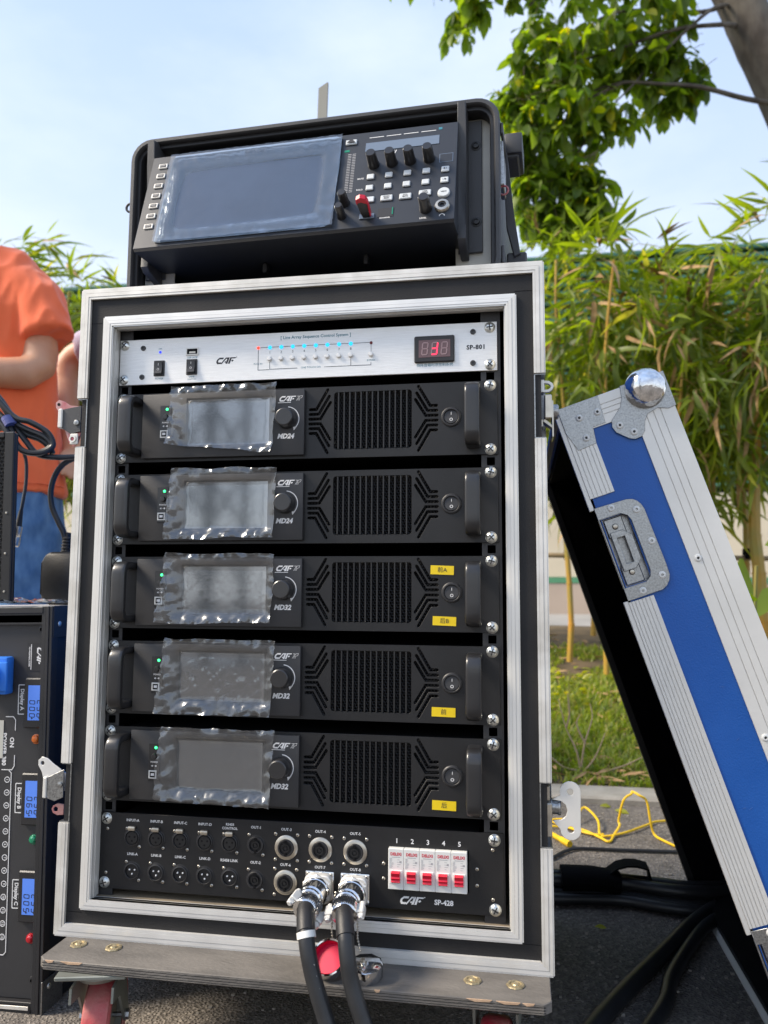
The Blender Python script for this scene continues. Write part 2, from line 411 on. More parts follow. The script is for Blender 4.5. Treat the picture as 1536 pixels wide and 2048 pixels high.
def stroke(pts, w, cap=4):
    """polyline -> closed polygon of width w with round ends"""
    h = w / 2; L = []; Rr = []; n = len(pts)
    dirs = []
    for i in range(n - 1):
        dx, dz = pts[i + 1][0] - pts[i][0], pts[i + 1][1] - pts[i][1]; q = math.hypot(dx, dz); dirs.append((dx / q, dz / q))
    for i, (x, z) in enumerate(pts):
        if i == 0: d = dirs[0]; sx = 1
        elif i == n - 1: d = dirs[-1]; sx = 1
        else:
            a, b = dirs[i - 1], dirs[i]; d = (a[0] + b[0], a[1] + b[1]); q = math.hypot(*d) or 1; d = (d[0] / q, d[1] / q)
            sx = 1 / max(0.4, d[0] * a[0] + d[1] * a[1])
        L.append((x - d[1] * h * sx, z + d[0] * h * sx)); Rr.append((x + d[1] * h * sx, z - d[0] * h * sx))
    out = list(L)
    if cap:
        a0 = math.atan2(dirs[-1][1], dirs[-1][0]) + math.pi / 2
        for k in range(1, cap): out.append((pts[-1][0] + h * math.cos(a0 - math.pi * k / cap), pts[-1][1] + h * math.sin(a0 - math.pi * k / cap)))
    out += Rr[::-1]
    if cap:
        a0 = math.atan2(dirs[0][1], dirs[0][0]) - math.pi / 2
        for k in range(1, cap): out.append((pts[0][0] + h * math.cos(a0 - math.pi * k / cap), pts[0][1] + h * math.sin(a0 - math.pi * k / cap)))
    return out

_tc = {}
def text_mesh(s, size, m, bold=0.0, xs=1.0, shear=0.0, align='CENTER', space=1.0):
    key = (s, size, m.name, bold, xs, shear, align, space)
    if key in _tc: return _tc[key]
    cu = bpy.data.curves.new('lettering', 'FONT'); cu.body = s; cu.size = size * MM
    cu.align_x = align; cu.align_y = 'CENTER'; cu.offset = bold * MM; cu.shear = shear; cu.resolution_u = 2
    cu.space_character = space
    ob = bpy.data.objects.new('lettering', cu); COL.objects.link(ob)
    bpy.context.view_layer.update()
    dg = bpy.context.evaluated_depsgraph_get()
    me = bpy.data.meshes.new_from_object(ob.evaluated_get(dg))
    bpy.data.objects.remove(ob); bpy.data.curves.remove(cu)
    me.transform(Matrix.Rotation(R(90), 4, 'X') @ Matrix.Diagonal((xs, 1, 1, 1)))
    me.materials.clear(); me.materials.append(m); me.name = 'lettering'
    _tc[key] = me
    return me
def text(s, size, x, y, z, m, parent, bold=0.0, xs=1.0, shear=0.0, align='CENTER', name='lettering', rot=None, mtx=None, space=1.0):
    me = text_mesh(s, size, m, bold, xs, shear, align, space)
    if rot is None and mtx is None:
        return link(name, me, parent, loc=(x * MM, y * MM, z * MM))
    me = me.copy()
    T = Matrix.Translation((x * MM, y * MM, z * MM))
    if rot is not None: T = T @ Matrix.Rotation(R(rot), 4, 'Y')
    if mtx is not None: T = mtx @ T
    me.transform(T)
    return link(name, me, parent)

def multi_text(items, m, parent, name='lettering', rot=None, mtx=None):
    """several words printed on one face joined into one mesh; items: (s,size,x,y,z[,bold])"""
    bm = bmesh.new()
    for it in items:
        s_, size, x, y, z = it[:5]; bold = it[5] if len(it) > 5 else 0
        me = text_mesh(s_, size, m, bold).copy()
        T = Matrix.Translation((x * MM, y * MM, z * MM))
        if rot is not None: T = T @ Matrix.Rotation(R(rot), 4, 'Y')
        if mtx is not None: T = mtx @ T
        me.transform(T); bm.from_mesh(me); bpy.data.meshes.remove(me)
    me = bpy.data.meshes.new(name); bm.to_mesh(me); bm.free(); me.materials.append(m)
    return link(name, me, parent)

def caf_logo(x, y, z, h, m, parent, mtx=None, glyph=False, rot=None, reg=True, name='brand_logo'):
    """slanted wide letters C A F with small diamond nicks"""
    b = MB(); sh = 0.38
    def add(poly):
        b.prism([((px + pz * sh) * h, pz * h) for px, pz in poly], -0.05, 0.05)
    add(stroke([(0.98, 0.86), (0.36, 0.86), (0.14, 0.62), (0.14, 0.36), (0.34, 0.12), (0.86, 0.12)], 0.26, 0))
    add(stroke([(0.92, 0.0), (1.38, 0.88), (1.74, 0.88)], 0.2, 0))
    add([(1.62, 0.98), (1.92, 0.98), (1.92, 0.0), (1.62, 0.0)])
    add([(1.34, 0.30), (1.52, 0.42), (1.64, 0.30), (1.52, 0.14)])
    add([(2.02, 0.98), (2.30, 0.98), (2.30, 0.0), (2.02, 0.0)])
    add([(2.30, 0.98), (2.92, 0.98), (2.90, 0.80), (2.30, 0.80)])
    add([(2.36, 0.46), (2.56, 0.62), (2.76, 0.46), (2.56, 0.28)])
    if reg: add(circle(3.02, 0.98, 0.08, 8))
    if glyph:
        for p in ([(3.1, 0.9), (3.5, 0.9), (3.3, 0.1)], [(3.55, 0.1), (3.6, 0.9), (4.1, 0.95), (4.1, 0.6), (3.75, 0.5), (3.8, 0.1)]):
            add(stroke(p, 0.055, 0))
        add([(0.0, -0.26), (2.4, -0.26), (2.4, -0.16), (0.0, -0.16)])
    T = Matrix.Translation((x * MM, y * MM, z * MM))
    if rot is not None: T = T @ Matrix.Rotation(R(rot), 4, 'Y')
    T = T @ Matrix.Translation((-1.7 * h * MM, 0, -0.5 * h * MM))
    if mtx is not None: T = mtx @ T
    return b.build(name, m, parent, smooth=False, mtx=T)

def sk(x, y=0, z=0): return (x, y, z)

# ================================================================== SETTING
def grid_sheet(name, x0, x1, y0, y1, nx, ny, zf, m, k=1.0):
    xs = np.linspace(x0, x1, nx + 1); ys = np.linspace(y0, y1, ny + 1)
    vs = [(x, y, zf(x, y)) for y in ys for x in xs]
    fs = [(j * (nx + 1) + i, j * (nx + 1) + i + 1, (j + 1) * (nx + 1) + i + 1, (j + 1) * (nx + 1) + i) for j in range(ny) for i in range(nx)]
    me = bpy.data.meshes.new(name); me.from_pydata(vs, [], fs); me.materials.append(m)
    me.polygons.foreach_set('use_smooth', [True] * len(me.polygons))
    return link(name, me)

GZ = -0.54
def asphalt():
    m = bpy.data.materials.new('asphalt'); m.use_nodes = True
    nt = m.node_tree; n = nt.nodes; l = nt.links; b = n['Principled BSDF']
    t = n.new('ShaderNodeTexCoord')
    v = n.new('ShaderNodeTexVoronoi'); v.inputs['Scale'].default_value = 210
    z = n.new('ShaderNodeTexNoise'); z.inputs['Scale'].default_value = 3; z.inputs['Detail'].default_value = 6
    z3 = n.new('ShaderNodeTexNoise'); z3.inputs['Scale'].default_value = 320; z3.inputs['Detail'].default_value = 3
    for q in (v, z, z3): l.new(t.outputs['Object'], q.inputs['Vector'])
    cr = n.new('ShaderNodeValToRGB'); e = cr.color_ramp.elements
    e[0].position = 0.0; e[0].color = (0.085, 0.076, 0.068, 1); e[1].position = 1.0; e[1].color = (0.34, 0.31, 0.28, 1)
    k = e.new(0.45); k.color = (0.15, 0.136, 0.122, 1); k2 = e.new(0.8); k2.color = (0.22, 0.20, 0.178, 1)
    l.new(v.outputs['Color'], cr.inputs['Fac'])
    mxn = n.new('ShaderNodeMixRGB'); mxn.blend_type = 'MULTIPLY'; mxn.inputs['Fac'].default_value = 0.6
    c2 = n.new('ShaderNodeValToRGB'); c2.color_ramp.elements[0].color = (0.6, 0.58, 0.55, 1); c2.color_ramp.elements[1].color = (1.25, 1.2, 1.12, 1)
    c2.color_ramp.elements[0].position = 0.35; c2.color_ramp.elements[1].position = 0.65
    l.new(z.outputs['Fac'], c2.inputs['Fac']); l.new(cr.outputs['Color'], mxn.inputs['Color1']); l.new(c2.outputs['Color'], mxn.inputs['Color2'])
    l.new(mxn.outputs['Color'], b.inputs['Base Color']); b.inputs['Roughness'].default_value = 0.8
    bp = n.new('ShaderNodeBump'); bp.inputs['Strength'].default_value = 0.9; bp.inputs['Distance'].default_value = 0.003
    ad = n.new('ShaderNodeMath'); ad.operation = 'ADD'
    l.new(v.outputs['Distance'], ad.inputs[0]); l.new(z3.outputs['Fac'], ad.inputs[1])
    l.new(ad.outputs[0], bp.inputs['Height']); l.new(bp.outputs['Normal'], b.inputs['Normal'])
    return m
MT['asphalt'] = asphalt()
structure(grid_sheet('asphalt_ground', -60, 60, -40, 80, 2, 2, lambda x, y: GZ, MT['asphalt']))

MT['kerb'] = mat('kerb_concrete', (0.27, 0.25, 0.215), 0.85, 0, bump=0.6, bscale=140, col2=(0.40, 0.375, 0.33), vscale=12)
MT['soil'] = mat('verge_soil', (0.075, 0.055, 0.032), 0.95, 0, bump=0.8, bscale=70, col2=(0.15, 0.105, 0.055), vscale=7)
MT['paving'] = mat('pale_paving', (0.30, 0.29, 0.28), 0.85, 0, bump=0.2, bscale=60, var=0.12, vscale=3)
kerb = thing('kerb', None, None, (0, 1.26, GZ), kind='structure')
x = -5.0
while x < 5.2:
    L = 0.74
    k = MB(1); k.box(x + 0.004, x + L - 0.004, 0, 0.13, -0.02, 0.016 + 0.003 * math.sin(x * 7), bev=0.006)
    k.build('kerb_stone', MT['kerb'], kerb); x += L

def verge_z(x, y):
    t = min(1, max(0, (y - 1.39) / 2.9)); s = t * t * (3 - 2 * t)
    base = -0.527 + 0.315 * (0.55 * t + 0.45 * s)
    return base + 0.02 * noise.noise(Vector((x * 2.2, y * 2.2, 0))) * min(1, (y - 1.36) * 3)
structure(grid_sheet('grass_verge', -7, 7, 1.385, 4.6, 90, 40, verge_z, MT['soil']))
structure(grid_sheet('paved_yard', -14, 14, 4.598, 9.0, 4, 4, lambda x, y: -0.218, MT['paving']))

# ------------------------------------------------------------------ far wall with green slats
MT['slat'] = mat('green_slat_paint', (0.055, 0.17, 0.115), 0.45, 0, var=0.12, vscale=5, bump=0.05)
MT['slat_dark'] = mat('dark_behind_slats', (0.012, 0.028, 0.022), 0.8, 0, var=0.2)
MT['cream_wall'] = mat('cream_render', (0.66, 0.58, 0.44), 0.85, 0, bump=0.15, bscale=40, var=0.05, vscale=2)
MT['beige_wall'] = mat('beige_render', (0.46, 0.37, 0.30), 0.85, 0, bump=0.15, bscale=40, var=0.06, vscale=2)
MT['green_band'] = mat('green_band_paint', (0.09, 0.28, 0.15), 0.7, 0, var=0.06)
fw = thing('slatted_wall', 'long building wall of horizontal green slats over a cream base behind the bamboo', 'wall', (0, 8.0, -0.218))
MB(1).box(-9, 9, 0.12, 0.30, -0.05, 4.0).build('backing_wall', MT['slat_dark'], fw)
MB(1).box(-9, 9, 0.0, 0.12, 0.40, 1.30).build('cream_panel', MT['cream_wall'], fw)
MB(1).box(-9, 9, -0.012, 0.12, 0.335, 0.397).build('green_stripe', MT['green_band'], fw)
MB(1).box(-9, 9, -0.006, 0.12, -0.06, 0.332).build('beige_plinth', MT['beige_wall'], fw)
sl = MB(1)
sl.prism([(0.11, 0.0), (-0.02, 0.004), (-0.035, 0.018), (-0.035, 0.055), (0.11, 0.075)], -9, 9, 'x', bev=0.002)
sm = sl.mesh('slat', MT['slat'])
for i in range(26):
    link('slat', sm, fw, loc=(0, 0, 1.36 + i * 0.1045))
for px_ in (-6.0, -3.0, 0.1, 3.1, 6.1):
    MB(1).box(px_ - 0.05, px_ + 0.05, -0.075, -0.038, 1.3, 4.12, bev=0.004).build('post', MT['slat'], fw)

# ================================================================== RACK FLIGHT CASE
rc = thing('flight_case', 'open black rack flight case with aluminium edges holding five stacked amplifiers', 'flight case', (0, 0, 0))
plate = plate_mesh('front_board', [(-280, -399), (291, -399), (291, 381), (-280, 381)], [[(-248, -366), (-248, 342), (258, 342), (258, -366)]], -18, 6, MT['laminate'])
link('front_board', plate, rc)
# thin seams cut into the board near the corners
sb = MB()
for (a, b_, c, d) in ((-275, -252, 341, 341.7), (262, 285, 352, 352.7), (-275, -252, -377, -376.4), (262, 285, -374, -373.4)):
    sb.box(a, b_, -18.2, -17, c, d)
sb.build('board_seam', MT['interior'], rc)
MB().box(-280, -262, -12, 560, -399, 381).build('side_wall', MT['blue'], rc)
MB().box(273, 291, -12, 560, -399, 381).build('side_wall', MT['blue'], rc)
MB().box(-262, 273, -12, 560, 363, 381).build('top_wall', MT['blue'], rc)
MB().box(-262, 273, -12, 560, -399, -381).build('bottom_wall', MT['blue'], rc)
MB().box(-261.5, 272.5, 540, 559, -380.5, 362.5).build('back_wall', MT['interior'], rc)
MB().box(-261.5, -246, -11.5, 539, -380, 362).build('inner_lining', MT['interior'], rc)
MB().box(256, 272.5, -11.5, 539, -380, 362).build('inner_lining', MT['interior'], rc)
MB().box(-245.5, 255.5, -11.5, 539, 345, 362).build('inner_lining', MT['interior'], rc)
MB().box(-245.5, 255.5, -15, 539, -380, -362.2).build('plywood_floor', MT['tan'], rc)

def trim_strip(a, b, w, horizontal, at, sgn, y0, y1, mit0=0, mit1=0):
    """ridged extrusion: bands of different depth. a..b length, at = outer edge coordinate, sgn = direction towards the inside"""
    mb = MB()
    bands = [(0, 0.34, -3.4), (0.34, 0.375, -2.9), (0.375, 0.74, -3.8), (0.74, 0.775, -3.0), (0.775, 1.0, -3.4)]
    for f0, f1, dy in bands:
        u0 = at + sgn * w * f0; u1 = at + sgn * w * f1
        e0a = a + mit0 * w * f0; e0b = a + mit0 * w * f1; e1a = b - mit1 * w * f0; e1b = b - mit1 * w * f1
        if horizontal: poly = [(e0a, u0), (e1a, u0), (e1b, u1), (e0b, u1)]
        else: poly = [(u0, e0a), (u0, e1a), (u1, e1b), (u1, e0b)]
        mb.prism(poly, y0 + dy, y1)
    # leg wrapping the side of the case
    t = 1.6
    if horizontal: mb.box(a, b, y0 - 3.0, y0 + 34, min(at, at - sgn * t), max(at, at - sgn * t) )
    else: mb.box(min(at, at - sgn * t), max(at, at - sgn * t), y0 - 3.0, y0 + 34, a, b)
    return mb
X0, X1, Z0, Z1 = -283.5, 294.5, -402.5, 384.5
trim_strip(X0, X1, 12, True, Z1, -1, -18.5, -12, 1, 1).build('edge_trim', MT['alu_dirty'], rc)
trim_strip(X0, X1, 13, True, Z0, 1, -18.5, -12, 1, 1).build('edge_trim', MT['alu'], rc)
for a, b, m0, m1 in ((Z0, -275, 1, 0), (-205, 181, 0, 0), (244, Z1, 0, 1)):
    trim_strip(a, b, 11.5, False, X0, 1, -18.5, -12, m0, m1).build('edge_trim', MT['alu_dirty'], rc)
for a, b, m0, m1 in ((Z0, -273, 1, 0), (-203, 177, 0, 0), (253, Z1, 0, 1)):
    trim_strip(a, b, 11.5, False, X1, -1, -18.5, -12, m0, m1).build('edge_trim', MT['alu_dirty'], rc)
def inner_trim(a, b, horizontal, at, sgn):
    mb = trim_strip(a, b, 10.5, horizontal, at, sgn, -18.5, -11, 1, 1)
    e = at + sgn * 10.5; a2, b2 = a + 10.5, b - 10.5
    for dy, q in (((0, 1.5), (6, 2.6), (13, 1.5)) if at > -300 else ((0, -1.2), (6, -0.6))):       # stepped return leg into the opening
        lo, hi = sorted((e, e + sgn * q))
        if horizontal: mb.box(a2, b2, -21 + dy, -15.5 + dy, lo, hi)
        else: mb.box(lo, hi, -21 + dy, -15.5 + dy, a2, b2)
    return mb
inner_trim(-252, 262.4, True, 347, -1).build('inner_trim', MT['alu'], rc)
inner_trim(-252, 262.4, True, -371, 1).build('inner_trim', MT['alu'], rc)
inner_trim(-371, 347, False, -252, 1).build('inner_trim', MT['alu_white'], rc)
inner_trim(-371, 347, False, 262.4, -1).build('inner_trim', MT['alu_white'], rc)

# rack rails with square holes in the gaps
gz = [-258, -154.8, -51.2, 52.3, 155.5, 257.5]
for sx in (-1, 1):
    cx = sx * 232.5
    ho = [[(cx - 4.7, z - 4.7), (cx + 4.7, z - 4.7), (cx + 4.7, z + 4.7), (cx - 4.7, z + 4.7)] for z in gz]
    xa, xb = (cx - 14, cx + 9) if sx < 0 else (cx - 11, cx + 12)
    link('rack_rail', plate_mesh('rack_rail', [(xa, -366), (xb, -366), (xb, 343), (xa, 343)], ho, 0.4, 2, MT['panel']), rc)
    MB().box(xb - 2 if sx > 0 else xa, xb if sx > 0 else xa + 2, 2.6, 34, -366, 343).build('rail_flange', MT['black'], rc)

# butterfly latches recessed at the side edges
def wing_poly(h, w):
    """plate with two round lobes and a crescent waist on the left"""
    o = []
    for a in range(200, -20, -20): o.append((w * 0.62 + 0.36 * w * math.cos(R(a)), h / 2 - 0.36 * w + 0.36 * w * math.sin(R(a))))
    for a in range(20, -200, -20): o.append((w * 0.62 + 0.36 * w * math.cos(R(a)), -h / 2 + 0.36 * w + 0.36 * w * math.sin(R(a))))
    o.append((0, -h * 0.18)); o.append((w * 0.10, -h * 0.17))
    for a in (-70, -35, 0, 35, 70): o.append((w * 0.18 + h * 0.17 * math.cos(R(a)), h * 0.17 * math.sin(R(a))))
    o.append((w * 0.10, h * 0.17)); o.append((0, h * 0.18))
    return o
def latch_cup(side, z0, z1):
    """thin steel cup cut into the edge, open at the front"""
    l = thing_part('latch', rc)
    xo = X0 if side < 0 else X1; s = -side
    mb = MB()
    def bx(xa, xb, ya, yb, za, zb): mb.box(min(xa, xb), max(xa, xb), ya, yb, za, zb)
    bx(xo + s * 11.5, xo + s * 10.2, -19.5, 30, z0 + 1, z1 - 1)
    bx(xo + s * 10.2, xo - s * 1.5, -19.5, 30, z0 + 0.2, z0 + 1.6); bx(xo + s * 10.2, xo - s * 1.5, -19.5, 30, z1 - 1.6, z1 - 0.2)
    bx(xo + s * 10.2, xo - s * 2.5, 28, 30, z0 + 2, z1 - 2)
    mb.build('cup', MT['zinc'], l)
    return l, xo, s
def thing_part(name, parent):
    o = bpy.data.objects.new(name, None); COL.objects.link(o); o.empty_display_size = 0.02; o.parent = parent; return o

def barrel(l, x, y, z, r, h, side):
    MB().lathe([(0, h), (r * 0.8, h), (r, h - 1.5), (r, 0), (r * 1.15, 0)], (x, y, z), 'x' if side > 0 else '-x', 20).build('turn_post', MT['zinc'], l)

# right upper: seen edge on
l, xo, s = latch_cup(1, 177, 253)
b = MB(); b.box(288, 294.5, -14, 2, 232, 247, bev=0.6); b.prism([(294, 233), (300, 233.5), (304, 236.5), (305.5, 240), (304, 243.8), (300, 246.5), (294, 247), (294, 244), (299, 243.6), (301.5, 241.8), (302.4, 240), (301.5, 238), (299, 236.3), (294, 236)], -9, -3)
b.build('hook', MT['alu_white'], l)
b = MB(); b.box(294.5, 303, -16, 8, 201, 229, bev=1.2); b.box(288, 293, -12, 6, 192, 201, bev=0.5); b.box(303, 304.6, -14, 18, 180, 222)
b.prism([(293, 199), (303, 191), (304, 193), (295, 202)], -10, 6); b.build('wing_plate', MT['nickel'], l)
barrel(l, 303, 2, 212, 9, 8, 1)
# right lower: wing plate turned to face the viewer
l, xo, s = latch_cup(1, -273, -203)
w = wing_poly(62, 31)
hl = [circle(0.62 * 31, 31 - 0.36 * 31, 3.6, 14), circle(0.62 * 31, -31 + 0.36 * 31, 3.6, 14)]
me = plate_mesh('wing_plate', w, hl, -14, 2.2, MT['alu_white'], bev=0.3); link('wing_plate', me, l, loc=(0.2965, 0, -0.2335))
MB().lathe([(0, 11), (7.5, 11), (8.6, 10), (8.6, 8), (7.6, 7.6), (7.6, 2), (9.2, 1.6), (9.2, 0)], (295, -6, -232), 'x', 22).build('turn_post', MT['zinc'], l)
MB().box(288, 296, -17, -5, -262, -226, bev=1.2).box(286, 294, -15, 0, -224, -208, bev=1).build('hook', MT['nickel'], l)
# left upper
l, xo, s = latch_cup(-1, 181, 244)
b = MB(); b.prism([(-283, 236), (-300, 237.5), (-309, 243.5), (-316, 245.5), (-320.5, 242), (-320, 236), (-315, 228), (-309, 224), (-306, 206), (-300, 190), (-293, 184), (-288, 188), (-284, 200)], -12, -10, bev=0.2)
b.build('wing_plate', MT['pinkmetal'], l)
b = MB(); b.box(-314, -308, -17, -6, 208, 233, bev=1.2); b.build('hook', MT['alu_white'], l)
b = MB(); b.prism([(-309, 232), (-283, 236), (-283, 203), (-296, 200), (-309, 208)], -15, -13, bev=0.2); b.build('cover_plate', MT['plastic'], l)
b = MB(); b.box(-296, -285, -17, -15, 186, 200, bev=1.0); b.lathe([(2.6, 1.5), (4.6, 1.5), (4.6, 0), (2.6, 0), (2.6, 1.5)], (-291.5, -17, 193), '-y', 16); b.build('keeper', MT['alu_white'], l)
MB().lathe([(0, 1), (2.6, 0.6), (2.6, 0)], (-291.5, -17, 193), '-y', 12).build('rivet', MT['pinkmetal'], l)
MB().lathe([(0, 3), (3.5, 2), (4, 0)], (-288, -15, 214), '-y', 12).build('rivet', MT['zinc'], l)
MB().lathe([(0, 0.3), (2, 0.2), (2, 0)], (-316, -12.2, 239.5), '-y', 12).build('hole', MT['interior'], l)
# left lower
l, xo, s = latch_cup(-1, -275, -205)
me = plate_mesh('wing_plate', [(-284, -219), (-301, -209), (-309, -203), (-316, -201), (-321, -205), (-321, -211), (-316, -219), (-311, -235), (-306, -246), (-296, -246), (-284, -240)], [circle(-315.5, -208.5, 2.6, 12)], -12, 2, MT['alu'], bev=0.2); link('wing_plate', me, l)
b = MB(); b.box(-311, -306, -17, -6, -249, -224, bev=1.0); b.build('hook', MT['alu_white'], l)
b = MB(); b.prism([(-305, -224), (-284, -214), (-284, -247), (-295, -252), (-305, -249)], -16, -14, bev=0.3); b.build('cover_plate', MT['zinc'], l)
MB().lathe([(0, 3), (3.2, 2), (3.6, 0)], (-288, -16, -232), '-y', 12).build('rivet', MT['zinc'], l)
me = plate_mesh('keeper', [(-284, -256), (-292, -255), (-298, -258), (-300, -262), (-298, -266.5), (-292, -269), (-284, -268)], [circle(-294.5, -262, 3, 12)], -13, 2, MT['pinkmetal'], bev=0.2); link('keeper', me, l)

# ------------------------------------------------------------------ shared small hardware
def screw_mesh(r, m, cross='x', seg=20):
    b = MB(); b.lathe([(0, 3.4 * r / 6.5), (r * 0.55, 2.9 * r / 6.5), (r * 0.9, 1.5 * r / 6.5), (r, 0.2), (r * 1.06, 0)], (0, 0, 0), '-y', seg, 0)
    a = r * 0.62; t = r * 0.11; y = 3.2 * r / 6.5
    b.box(-a, a, -y - 0.25, -y * 0.5, -t, t, m=1); b.box(-t, t, -y - 0.26, -y * 0.5, -a, a, m=1)
    return b.mesh('screw', [m, MT['plastic_dk']])
SCREW = screw_mesh(6.4, MT['screw'])
SMALL = screw_mesh(1.9, MT['nickel'], seg=12)
def put_screw(me, x, y, z, parent, name='screw', rz=None):
    return link(name, me, parent, loc=(x * MM, y * MM, z * MM), rot=(0, R(random.uniform(0, 90) if rz is None else rz), 0))

# ================================================================== SEQUENCE CONTROLLER (top panel)
sqc = thing('sequence_controller', 'thin brushed silver power sequencer panel with a row of blue lamps and a red digit', 'power sequencer', (0, 0, 0.293))
ZC = 293.0
link('front_panel', plate_mesh('front_panel', [(-239, -29.5), (241, -29.5), (241, 29.5), (-239, 29.5)], [], -3, 3, MT['brushed'], bev=0.35), sqc)
MB().box(-215, 215, 0.5, 330, -25, 25).build('chassis', MT['interior'], sqc)
for x, z in ((-232.5, 22.5), (-232.5, -22.5), (232.5, 22.5), (232.5, -22.5)): put_screw(SCREW, x, -3, z, sqc)
hexs = MB().lathe([(0, 0.4), (1.5, 0.4), (1.6, 1.5), (3.2, 1.3), (3.5, 0)], (0, 0, 0), '-y', 14).mesh('hex_screw', MT['plastic'])
for x, z in ((-207.2, 18), (-207.8, -19.7), (212.7, 18.3), (212.5, -19.8)): link('hex_screw', hexs, sqc, loc=(x * MM, -.003, z * MM))
for x in (-184.4, -140.6):
    z = -9.4
    MB().box(x - 7.2, x + 7.2, -4.6, -3, z - 10, z + 10, bev=0.5).build('switch_bezel', MT['plastic_dk'], sqc)
    sw = MB().prism([(-4.8, z - 8.2), (-8.4, z - 7.2), (-5.6, z + 1), (-6.4, z + 8), (-4.8, z + 8.2)], x - 4.8, x + 4.8, 'x', bev=0.3).build('rocker', MT['handle'], sqc)
    text('I', 4.4, x, -6.9, z + 4.2, MT['print'], sqc); text('O', 4.0, x, -7.3, z - 2.2, MT['print'], sqc)
MB().box(-149, -132, -4.2, -3, 5.6, 15.6, bev=0.4).build('usb_bezel', MT['alu_white'], sqc)
MB().box(-147.4, -133.6, -4.5, -4, 7.2, 14, bev=0.2).build('usb_port', MT['interior'], sqc)
MB().box(-144.2, -136, -4.8, -4.3, 8.0, 10.4).build('usb_contact', MT['nickel'], sqc)
def led(x, z, r, m, parent, y=-3.0, name='indicator_lamp'):
    return MB().lathe([(0, 1.5), (r * 0.6, 1.2), (r, 0.4), (r, 0)], (x, y, z), '-y', 14).build(name, m, parent)
led(-184, 11.8, 1.7, MT['led_blue_dk'], sqc)
led(-53.7, 11.2, 1.8, MT['led_red'], sqc)
push = MB().lathe([(0, 3.4), (2.2, 3.2), (2.9, 2.4), (3.0, 0)], (0, 0, 0), '-y', 16).mesh('push_button', MT['alu'])
for i in range(8):
    x = -38.6 + i * 14.67
    led(x, 11.0, 2.5, MT['led_blue'], sqc); link('push_button', push, sqc, loc=(x * MM, -.003, -3.6 * MM))
led(89.3, 10.9, 1.9, MT['led_red_off'], sqc); link('push_button', push, sqc, loc=(.0893, -.003, -.0037))
multi_text([(str(i + 1), 4.2, -38.6 + i * 14.67, -3.2, 4.6) for i in range(8)], MT['ink'], sqc, 'numbers')
multi_text([('[ Line Array Sequence Control System ]', 5.5, 19.5, -3.2, 22.6, 0.06), ('ON', 3.0, -184, -3.2, 16.2), ('POWER', 3.2, -184.4, -3.2, -22.8), ('USB LAMP', 3.2, -140.4, -3.2, 3.0),
            ('LAMP', 3.0, -140.4, -3.2, -21.8), ('SWITCH', 3.0, -140.4, -3.2, -25.2), ('PLUG IN', 3.0, -53.7, -3.2, -9.3), ('ONE TOUCH ON', 3.2, 14, -3.2, -16.4),
            ('BYPASS', 3.2, 89.5, -3.2, -10.8)], MT['teal'], sqc)
text('线阵音箱时序控制系统', 4.4, 167, -3.2, -20.2, MT['teal'], sqc)
text('SP-801', 7.4, 216.2, -3.2, -0.8, MT['ink'], sqc, bold=0.28, space=1.1, name='model_number')
caf_logo(-95.7, -3.1, -3.0, 8.2, MT['ink'], sqc)
ln = MB()
for a, b_, c, d in ((-51, 87, 11.2, 11.7), (-53.9, -53.4, -17, 9), (-53.9, -39, -17.3, -16.8), (-38.8, -38.4, -16.8, -7.5), (-38.8, -3, -16.8, -16.3), (31, 89, -16.8, -16.3), (64, 64.5, -16.3, -7), (89, 89.5, -16.8, -13.5), (89.1, 89.5, 0, 9)):
    ln.box(a, b_, -3.25, -3.0, c, d)
ln.build('printed_lines', MT['ink'], sqc)
# red digit display
MB().box(142.5, 190.8, -6.2, -3, -17.6, 15.2, bev=1.4).build('display_frame', MT['plastic_dk'], sqc)
MB().box(148, 186, -6.5, -6.0, -11.6, 9.8, bev=0.2).build('display_window', MT['seg_bg'], sqc)
def seg7(cx, cz, w, h, on, sh=0.1, t=1.5):
    S = dict(a=((-w / 2, h / 2), (w / 2, h / 2)), g=((-w / 2, 0), (w / 2, 0)), d=((-w / 2, -h / 2), (w / 2, -h / 2)),
             f=((-w / 2, 0), (-w / 2, h / 2)), b=((w / 2, 0), (w / 2, h / 2)), e=((-w / 2, -h / 2), (-w / 2, 0)), c=((w / 2, -h / 2), (w / 2, 0)))
    A, B = [], []
    for k_, (p, q) in S.items():
        pts = [(p[0] * 0.999 + (q[0] - p[0]) * 0.12, p[1] + (q[1] - p[1]) * 0.12), (q[0] - (q[0] - p[0]) * 0.12, q[1] - (q[1] - p[1]) * 0.12)]
        poly = [(cx + u + v * sh, cz + v) for u, v in stroke(pts, t, 2)]
        (A if k_ in on else B).append(poly)
    return A, B
on_, off_ = MB(), MB()
for i, s_ in enumerate(('', 'bcdg', '')):
    A, B = seg7(155.5 + i * 11.6, -0.9, 6.4, 14.5, s_)
    for p in A: on_.prism(p, -6.9, -6.5)
    for p in B: off_.prism(p, -6.8, -6.5)
on_.build('lit_segments', MT['seg_on'], sqc); off_.build('unlit_segments', MT['seg_off'], sqc)

